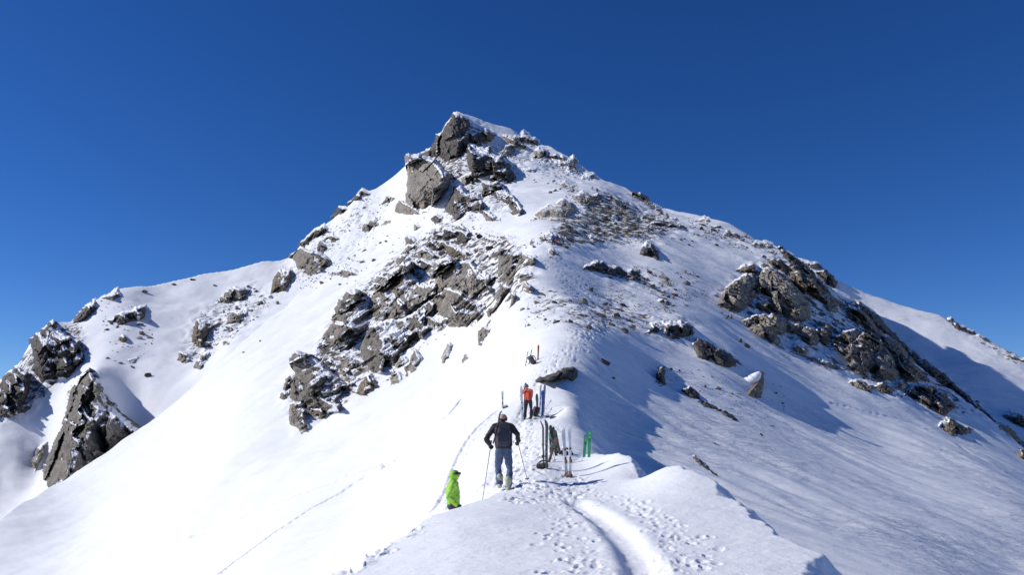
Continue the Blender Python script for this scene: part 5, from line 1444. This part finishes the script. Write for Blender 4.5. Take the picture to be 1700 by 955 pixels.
def ski_pole(label, top, bottom, group, shaft, over=0.0):
    top, bottom = Vector(top), Vector(bottom)
    ax = (top - bottom).normalized()
    root = empty('ski_pole', bottom)
    tag(root, label, 'ski pole', group)
    o_ = Vector((0, 0, 0)); L = (top - bottom).length
    part('shaft', cap_tube(o_ - ax * 0.06, 0.005, ax * L, 0.009, 8, 3), shaft, root)
    part('grip', join([cap_tube(ax * (L - 0.02), 0.014, ax * (L + 0.10), 0.017, 10, 4), cap_tube(ax * (L + 0.11), 0.022, ax * (L + 0.115), 0.020, 10, 3)]), BLACK, root)
    u = ax.cross(Vector((1, 0, 0))).normalized(); w = ax.cross(u)
    ring = [ax * 0.06 + (u * math.cos(a) + w * math.sin(a)) * 0.045 for a in np.linspace(0, 2 * math.pi, 13)]
    part('basket', join([cap_tube(ring[i], 0.006, ring[i + 1], 0.006, 6, 2) for i in range(12)] + [cap_tube(ax * 0.06, 0.006, ring[i], 0.005, 6, 2) for i in (0, 3, 6, 9)]), BLACK, root)
    st = [ax * (L + 0.11) + (u * math.sin(a) * 0.035) - Vector((0, 0, 0.06)) * (1 - math.cos(a)) for a in np.linspace(0, 2 * math.pi, 9)]
    part('strap', join([cap_tube(st[i], 0.004, st[i + 1], 0.004, 6, 2) for i in range(8)]), BLACK, root)
    return root


def backpack(label, loc, rot, group, mat, s=1.0, worn=False):
    root = empty('backpack', loc)
    root.rotation_euler = rot
    root.scale = (s, s, s)
    tag(root, label, 'backpack', group)
    def lump(VF, amp, seed):
        V = np.array(VF[0]); c = V.mean(0)
        nn = V - c; nn /= np.linalg.norm(nn, axis=1)[:, None] + 1e-9
        return (V + nn * (amp * fbm(V[:, 0] * 14 + 3 * V[:, 1], V[:, 2] * 14, 2, seed))[:, None]).tolist(), VF[1]
    part('main_bag', lump(superbox((0, 0, 0.25), (0.155, 0.10, 0.25), 0.45, 28, 18), 0.014, 3), mat, root)
    part('lid', lump(superbox((0, -0.01, 0.47), (0.15, 0.11, 0.065), 0.5, 24, 10), 0.01, 4), mat, root)
    part('pocket', lump(superbox((0, -0.105, 0.20), (0.11, 0.035, 0.14), 0.45, 20, 12), 0.008, 5), mat, root)
    for f in (-1, 1):
        pts = [Vector((0.075 * f, 0.08, 0.46)), Vector((0.08 * f, 0.15, 0.50)), Vector((0.085 * f, 0.22, 0.40)), Vector((0.09 * f, 0.20, 0.22)), Vector((0.10 * f, 0.10, 0.06))]
        part('shoulder_strap', join([cap_tube(pts[i], 0.02, pts[i + 1], 0.02, 8, 3) for i in range(4)]), mat, root)
        part('compression_strap', join([cap_tube((0.157 * f, -0.09, 0.33), 0.007, (0.16 * f, 0.08, 0.30), 0.007, 6, 2)]), GREYSTRAP, root)
    return root


BLACK = plain('black_plastic', (0.02, 0.02, 0.022), 0.5)
GREYSTRAP = plain('grey_webbing', (0.26, 0.26, 0.28), 0.8)
BINDING = plain('binding_metal', (0.10, 0.09, 0.085), 0.4, 0.3)
BINDBR = plain('binding_brown', (0.22, 0.12, 0.06), 0.5)
ALU = plain('dark_pole', (0.05, 0.05, 0.055), 0.4, 0.5)
SK = {k: plain('ski_' + k, c, 0.35, 0, 0.25, 6.0) for k, c in dict(black=(0.025, 0.025, 0.028), white=(0.78, 0.79, 0.82), green=(0.05, 0.45, 0.17), mint=(0.30, 0.62, 0.36), camo=(0.09, 0.14, 0.09), brown=(0.16, 0.10, 0.07),
      blue=(0.06, 0.12, 0.42), red=(0.62, 0.09, 0.05), grey=(0.30, 0.33, 0.40), dark=(0.045, 0.04, 0.045)).items()}

DEPOT, UPPER, MIDG = 'skis of the front ski depot', 'skis standing high on the path', 'skis around the man in red'

# --- skier climbing away from the camera
p = spot(836, 816)
K = p.y / F_PX * 1.02
jx = lambda px: (px - 836) * K
jz = lambda py: (817 - py) * K
J = dict(pelvis=(0.0, -0.02, jz(752)), chest=(-0.02, 0.10, jz(724)), neck=(-0.02, 0.17, jz(712)), head=(-0.025, 0.24, jz(704.5)), face=(0, 1, -0.25),
         shoulder_l=(-0.215, 0.13, jz(716.5)), elbow_l=(jx(808), 0.02, jz(736)), wrist_l=(jx(813), 0.17, jz(745)),
         shoulder_r=(0.175, 0.13, jz(716.5)), elbow_r=(jx(858.5), 0.04, jz(728)), wrist_r=(jx(859.5), 0.20, jz(739)),
         hand_l=(0.25, 0.75, -0.35), hand_r=(-0.1, 0.75, -0.4), palm_l=(0.6, 0, -0.5), palm_r=(-0.6, 0, -0.5),
         hip_l=(-0.10, 0.0, jz(758)), knee_l=(jx(827), 0.24, jz(783)), ankle_l=(jx(830), 0.20, jz(806)), toe_l=(jx(829), 0.38, 0.08),
         hip_r=(0.09, 0.0, jz(758)), knee_r=(jx(846), 0.02, jz(785)), ankle_r=(jx(843.5), -0.20, jz(810)), toe_r=(jx(845), -0.03, 0.03))
cols = dict(jacket=cloth('dark_jacket', (0.028, 0.022, 0.026)), trousers=cloth('blue_grey_trousers', (0.07, 0.105, 0.19)), glove=cloth('black_glove', (0.022, 0.018, 0.02)), boot=plain('pale_boot', (0.42, 0.42, 0.30), 0.5), skin=SKIN)
root, hd, fw, sd_ = person('person', 'person in dark jacket and blue trousers walking uphill with poles and a backpack', p, 0.0, J, cols, voxel=0.0095)
part('knit_cap', dome(hd + Vector((0, -0.005, 0.0)), 0.116, fw * Vector((1, 1, 0)), -0.35, sz=1.08), cloth('brown_cap', (0.075, 0.035, 0.03)), root)
for s in ('l', 'r'):
    an = Vector(J['ankle_' + s]); toe = Vector(J['toe_' + s])
    part('boot', join([cap_tube(an + Vector((0, 0, 0.17)), 0.082, an + Vector((0, 0.01, 0.0)), 0.07, 14, 4), cap_tube(an + Vector((0, -0.035, -0.05)), 0.056, toe, 0.05, 14, 4)]), cols['boot'], root)
    part('cuff_buckle', join([cap_tube(an + Vector((-0.06, 0.06, 0.10)), 0.012, an + Vector((0.06, 0.06, 0.10)), 0.012, 6, 2)]), BLACK, root)
bp_ = backpack('black backpack worn by the person climbing with poles', p + Vector((-0.01, -0.10, jz(748.5))), (-0.22, 0, 0), 'packs of the climbing party', cloth('worn_pack', (0.05, 0.048, 0.066)), 1.06)
wl_ = p + Vector(J['wrist_l']) + Vector((0.03, 0.07, -0.03)); wr_ = p + Vector(J['wrist_r']) + Vector((-0.01, 0.07, -0.04))
bl = spot(806, 815); br = spot(876, 800)
ski_pole('thin dark ski pole in the left hand of the climbing person', wl_, Vector((bl.x, p.y + 0.25, ground_z(bl.x, p.y + 0.25)[0])), 'ski poles of the climbing person', ALU)
ski_pole('thin dark ski pole in the right hand of the climbing person', wr_, Vector((br.x, p.y + 0.55, ground_z(br.x, p.y + 0.55)[0])), 'ski poles of the climbing person', ALU)
ski('dark ski strapped upright on the climbing person\'s backpack', p + Vector((jx(820), -0.22, jz(740))), p + Vector((jx(830.5), -0.14, jz(690))), 0.80, None, SK['dark'], SK['dark'], roll=1.3, sink=0.05, width=0.10)

# --- person in lime green, half hidden by the mound
g_ = P3(752, 908, 17.8)
gz_ = float(ground_z(g_[0], g_[1])[0])
K2 = 17.8 / F_PX * 1.03
hz = lambda py: (908 - py) * K2
J = dict(side=(0.35, 0.94, 0), pelvis=(0, 0, 0.93), chest=(-0.03, 0, 1.27), neck=(-0.01, 0, 1.47), head=(0.03, 0, 1.625), face=(0.95, -0.3, 0.02),
         shoulder_l=(-0.06, 0.19, 1.42), elbow_l=(-0.13, 0.24, 1.13), wrist_l=(0.05, 0.20, 0.96), shoulder_r=(0.0, -0.19, 1.42), elbow_r=(-0.10, -0.27, 1.13), wrist_r=(0.08, -0.22, 0.95),
         palm_l=(0, -1, 0), palm_r=(0, 1, 0), hip_l=(0, 0.1, 0.88), knee_l=(0.06, 0.12, 0.48), ankle_l=(0.0, 0.12, 0.10), toe_l=(0.17, 0.12, 0.04),
         hip_r=(0, -0.1, 0.88), knee_r=(0.08, -0.12, 0.48), ankle_r=(0.03, -0.12, 0.10), toe_r=(0.2, -0.14, 0.04))
lime = cloth('lime_jacket', (0.30, 0.58, 0.045), 0.6, 18)
cols = dict(jacket=lime, trousers=cloth('dark_trousers', (0.035, 0.028, 0.04)), glove=cloth('black_glove', (0.022, 0.018, 0.02)), boot=BLACK, skin=SKIN)
root, hd, fw, sd_ = person('person', 'person in lime green jacket with goggles, half hidden behind the snow mound', (g_[0], g_[1], gz_ if abs(gz_ - g_[2]) < 0.25 else g_[2]), 0.0, J, cols, voxel=0.0095, scale=0.92)
part('hood', dome(hd - fw * 0.025 + Vector((0, 0, -0.005)), 0.128, fw, -0.55, sz=1.02), lime, root)
part('collar', join([cap_tube(Vector(J['neck']) + sd_ * 0.05 * f + Vector((0, 0, 0.03)), 0.075, Vector(J['neck']) + sd_ * 0.045 * f + Vector((0, 0, 0.085)), 0.06, 12, 4) for f in (-1, 1)]), lime, root)
goggles(root, hd, fw, sd_, 0.035, plain('goggle_lens', (0.03, 0.02, 0.025), 0.15), BLACK)
part('pocket_flap', superbox((0.10, -0.155, 1.13), (0.05, 0.012, 0.03), 0.5, 12, 6), lime, root)

# --- man in red beside the upper skis
p = spot(877, 696)
K3 = p.y / F_PX * 1.01
jx = lambda px: (px - 877) * K3
jz = lambda py: (697 - py) * K3
J = dict(side=(0.9, -0.42, 0), pelvis=(0.0, 0, 0.92), chest=(-0.02, 0.04, 1.27), neck=(-0.06, 0.07, 1.46), head=(-0.10, 0.11, 1.61), face=(-0.7, 0.7, -0.25),
         shoulder_l=(-0.22, 0.14, 1.40), elbow_l=(-0.36, 0.22, 1.18), wrist_l=(jx(865.5), 0.24, 1.10), shoulder_r=(0.17, -0.05, 1.40), elbow_r=(0.17, 0.12, 1.12), wrist_r=(-0.05, 0.30, 1.08),
         hip_l=(-0.09, 0.03, 0.87), knee_l=(-0.13, 0.08, 0.48), ankle_l=(-0.17, 0.03, 0.10), toe_l=(-0.26, 0.17, 0.04), hip_r=(0.1, -0.02, 0.87), knee_r=(0.15, 0.0, 0.48), ankle_r=(0.14, -0.06, 0.10), toe_r=(0.06, 0.1, 0.04))
cols = dict(jacket=cloth('red_jacket', (0.62, 0.075, 0.03), 0.6), trousers=cloth('black_trousers', (0.03, 0.025, 0.04)), glove=cloth('dark_glove', (0.03, 0.025, 0.03)), boot=BLACK, skin=SKIN)
root, hd, fw, sd_ = person('person', 'person in red jacket and grey helmet handling skis further up the path', p, 0.0, J, cols, voxel=0.012)
part('helmet', dome(hd + Vector((0, 0, 0.0)), 0.135, fw * Vector((1, 1, 0)), -0.3, sz=1.05), plain('grey_helmet', (0.16, 0.19, 0.22), 0.4), root)


def far_person(label, px, py, h, jac, tro, rz=0.0, crouch=False, group='climbers high on the mountain', capc=None):
    p = spot(px, py)
    c = 0.75 if crouch else 1.0
    J = dict(pelvis=(0, 0, 0.93 * c), chest=(0, 0.08 if crouch else 0.03, 1.27 * c), neck=(0, 0.16 if crouch else 0.05, 1.47 * c), head=(0, 0.2 if crouch else 0.07, 1.62 * c), face=(0, 1, 0),
             shoulder_l=(-0.2, 0.05, 1.42 * c), elbow_l=(-0.32, 0.06, 1.15 * c), wrist_l=(-0.25, 0.25, 1.0 * c), shoulder_r=(0.2, 0.05, 1.42 * c), elbow_r=(0.32, 0.06, 1.15 * c), wrist_r=(0.26, 0.25, 1.0 * c),
             hip_l=(-0.1, 0, 0.88 * c), knee_l=(-0.14, 0.1, 0.48 * c), ankle_l=(-0.17, 0, 0.1), toe_l=(-0.18, 0.17, 0.04), hip_r=(0.1, 0, 0.88 * c), knee_r=(0.15, 0.02, 0.48 * c), ankle_r=(0.16, -0.08, 0.1), toe_r=(0.17, 0.1, 0.04))
    cols = dict(jacket=jac, trousers=tro, glove=BLACK, boot=BLACK, skin=SKIN)
    root, hd, fw, sd_ = person('person', label, p - Vector((0, 0, 0.05)), rz, J, cols, group, voxel=0.024, hands=True)
    root.scale = (h / 1.75,) * 3
    part('helmet', dome(hd, 0.135, (0, 1, 0), -0.3), capc or BLACK, root)
    return root


BLUEJ, REDT, NAVY = cloth('blue_jacket', (0.03, 0.10, 0.42)), cloth('red_trousers', (0.50, 0.03, 0.04)), cloth('navy', (0.02, 0.025, 0.06))
h_ = lambda px, py, n_: n_ * at_grid(px, py)[0] / F_PX
far_person('hiker in blue jacket and dark trousers, left of the pair', 918.5, 407, 1.78, BLUEJ, NAVY, 0.3, group='pair of hikers on the upper ridge')
far_person('hiker in dark jacket and red trousers, right of the pair', 924.5, 405, 1.72, NAVY, REDT, -0.3, group='pair of hikers on the upper ridge')
DK = cloth('dark_clothes', (0.018, 0.018, 0.03))
far_person('bent climber in a red jacket high on the ridge', 983, 315, 1.75, cloth('red_jacket', (0.62, 0.075, 0.03), 0.6), DK, -0.8, True)
far_person('dark climber just right of the one in red', 991.5, 320, 1.75, DK, DK, 0.4)
far_person('lowest dark climber at the right, on the open snow', 1015, 332, 1.75, DK, DK, 0.2)
far_person('highest dark climber under the skyline wall', 982, 297, 1.75, DK, DK, 0.6)


# --- skis, poles and packs of the front depot
def up_ski(label, bx, by, tx, ty, length, group, top, under, roll, yoff=0.0, dy=0.0, **kw):
    """ski planted at the ground seen at (bx, by); its tip shows at (tx, ty)"""
    p = spot(bx, by)
    p = Vector((p.x, p.y + yoff, float(ground_z(p.x, p.y + yoff)[0])))
    t = Vector(P3(tx, ty, p.y + dy))
    vis = (t - p).length
    return ski(label, p, t, length if length else vis + kw.get('sink', 0.25), group, top, under, roll, **kw)


PI = math.pi
up_ski('black ski with curved tip, leftmost of the front depot', 904, 779, 902, 699, None, DEPOT, SK['black'], SK['dark'], -1.15, sink=0.2)
up_ski('black ski with a tall tip next to the leftmost of the front depot', 908, 779, 908.5, 697, None, DEPOT, SK['black'], SK['dark'], -0.75, sink=0.2)
up_ski('dark ski leaning behind the two black ones', 925, 763, 913, 706, None, DEPOT, SK['dark'], SK['brown'], 0.15, yoff=0.5, sink=0.2)
up_ski('light green ski behind the black ones', 916, 760, 913.5, 716, None, DEPOT, SK['mint'], SK['green'], 0.1, yoff=0.7, sink=0.2)
up_ski('dark green patterned ski leaning right of the black ones', 932, 762, 920.5, 714, None, DEPOT, SK['camo'], SK['camo'], 0.1, yoff=0.6, sink=0.2)
up_ski('brown ski leaning left across the green ones in the front depot', 912, 770, 924, 727, None, DEPOT, SK['brown'], SK['dark'], -0.3, yoff=0.25, sink=0.2)
up_ski('dark ski half hidden behind the patterned green one', 929, 764, 917, 709, None, DEPOT, SK['dark'], SK['black'], 0.5, yoff=0.9, sink=0.2)
up_ski('white ski standing left of its twin in the front depot', 940, 790, 934, 711, None, DEPOT, SK['white'], SK['grey'], 0.35, sink=0.1, bindc=BINDBR)
up_ski('white ski standing right of its twin in the front depot', 946, 792, 944.5, 706, None, DEPOT, SK['white'], SK['grey'], 0.6, sink=0.1, bindc=BINDBR)
up_ski('shorter bright green ski at the right edge of the depot', 969.5, 760, 973, 722, None, DEPOT, SK['green'], SK['green'], PI + 0.1, sink=0.3, bind=False)
up_ski('taller bright green ski at the right edge of the depot', 978, 760, 979, 715, None, DEPOT, SK['green'], SK['green'], PI - 0.05, sink=0.3, bind=False)
for g_root, L_ in zip([o for o in C.objects if o.name.startswith('ski') and 'bright green' in str(o.get('label', ''))], (1, 1)):
    bd = [c_ for c_ in g_root.children if c_.name.startswith('ski_body')][0]
    zt = max(v.co.z for v in bd.data.vertices)
    y_at = lambda z: max(v.co.y for v in bd.data.vertices if abs(v.co.z - z) < zt / 20)
    w_ = 0.038
    part('tip_panel', ([(-w_, y_at(zt * 0.86) + 0.004, zt * 0.80), (w_, y_at(zt * 0.86) + 0.004, zt * 0.80), (w_ * 0.9, y_at(zt * 0.97) + 0.004, zt * 0.955), (-w_ * 0.9, y_at(zt * 0.97) + 0.004, zt * 0.955),
                        (-w_, y_at(zt * 0.86) + 0.001, zt * 0.80), (w_, y_at(zt * 0.86) + 0.001, zt * 0.80), (w_ * 0.9, y_at(zt * 0.97) + 0.001, zt * 0.955), (-w_ * 0.9, y_at(zt * 0.97) + 0.001, zt * 0.955)],
                       [(3, 2, 1, 0), (4, 5, 6, 7), (0, 1, 5, 4), (1, 2, 6, 5), (2, 3, 7, 6), (3, 0, 4, 7)]), SK['mint'], g_root, False)
    part('diamond_mark', ([(0, y_at(zt * 0.7) + 0.006, zt * 0.70), (0.028, y_at(zt * 0.7) + 0.006, zt * 0.735), (0, y_at(zt * 0.7) + 0.006, zt * 0.77), (-0.028, y_at(zt * 0.7) + 0.006, zt * 0.735), (0, y_at(zt * 0.7) - 0.002, zt * 0.735)],
                          [(3, 2, 1, 0), (0, 1, 4), (1, 2, 4), (2, 3, 4), (3, 0, 4)]), SK['camo'], g_root, False)
for k, (lb, bx, by, tx, ty) in enumerate((('thin ski pole leaning left among the front depot skis', 914, 765, 917, 735), ('thin ski pole leaning right among the front depot skis', 922, 768, 914, 736))):
    b0 = spot(bx, by)
    ski_pole(lb, Vector(P3(tx, ty, b0.y + 0.1)), b0, 'ski poles of the front depot', ALU)
PK = cloth('black_pack', (0.018, 0.016, 0.022))
backpack('black backpack lying in the snow left of the front depot', spot(891, 779) + Vector((0, 0, 0.05)), (1.35, 0.1, 1.25), 'packs of the front depot', cloth('brown_black_pack', (0.03, 0.02, 0.018)), 0.6)
backpack('small dark backpack lying behind the white skis', spot(951, 757) + Vector((0, 0.2, -0.02)), (1.2, 0.0, -1.2), 'packs of the front depot', cloth('blue_black_pack', (0.02, 0.022, 0.04)), 0.7)
backpack('brown pouch at the foot of the white skis', spot(937, 792) + Vector((0, -0.05, 0.02)), (1.45, 0.0, 1.0), 'packs of the front depot', cloth('brown_pouch', (0.16, 0.09, 0.05)), 0.4)

# --- skis around the man in red
up_ski('ski with white tip and brown tail held by the person in red', 867.5, 699, 865, 641, None, MIDG, SK['white'], SK['brown'], 0.2, yoff=-0.1, sink=0.1, width=0.13)
up_ski('tall black ski standing right behind the person in red', 870.5, 698, 872, 636, None, MIDG, SK['black'], SK['dark'], 0.2, yoff=0.0, sink=0.1, width=0.13)
up_ski('dark grey green ski right of the person in red', 892.5, 693, 891, 654, None, MIDG, SK['camo'], SK['dark'], 0.1, sink=0.1, width=0.13)
up_ski('black and white ski right of the person in red', 896, 690, 897.5, 638, None, MIDG, SK['white'], SK['black'], 0.5, yoff=0.3, sink=0.1, width=0.12)
up_ski('blue ski standing right of the person in red', 900.5, 691, 901.5, 648, None, MIDG, SK['blue'], SK['blue'], PI, sink=0.1, width=0.15, bind=False)
up_ski('grey ski behind the blue one', 903, 688, 904.5, 637, None, MIDG, SK['grey'], SK['white'], 0.15, yoff=0.5, sink=0.1, width=0.12)
up_ski('short white ski far left of the person in red', 834.5, 677, 834, 649, None, MIDG, SK['white'], SK['white'], 0.1, sink=0.15, width=0.13)
backpack('dark backpack at the foot of the lone short ski', spot(835.5, 678) + Vector((0, -0.1, 0)), (1.4, 0, 0.9), 'packs by the upper skis', PK, 0.6)
backpack('dark backpack between the legs of the person in red and the skis', spot(888, 692) + Vector((0, 0, 0)), (0.35, 0.1, 0.5), 'packs by the upper skis', PK, 0.95)
for lb, bx, by, tx, ty in (('ski pole slanting right beside the blue ski', 905, 680, 913, 668), ('lower ski pole slanting beside the blue ski', 908, 690, 914, 681)):
    b0 = spot(bx, by)
    ski_pole(lb, Vector(P3(tx, ty, b0.y)), b0, 'ski poles by the upper skis', BINDBR)

# --- highest skis on the path
up_ski('thin ski, left of the three highest on the path', 872, 608, 876, 583, None, UPPER, SK['dark'], SK['white'], 1.2, sink=0.1, width=0.12)
up_ski('thin ski, middle of the three highest on the path', 878, 605, 882.5, 580, None, UPPER, SK['brown'], SK['white'], 1.1, sink=0.1, width=0.12)
up_ski('red tipped ski, right of the three highest on the path', 893, 598, 894, 573, None, UPPER, SK['red'], SK['white'], 0.1, sink=0.1, width=0.13)
backpack('brown backpack lying at the foot of the three highest skis', spot(887.5, 604) + Vector((0, 0, 0)), (0.9, 0.2, -0.9), 'packs by the highest skis', cloth('brown_pack', (0.07, 0.05, 0.045)), 1.3)
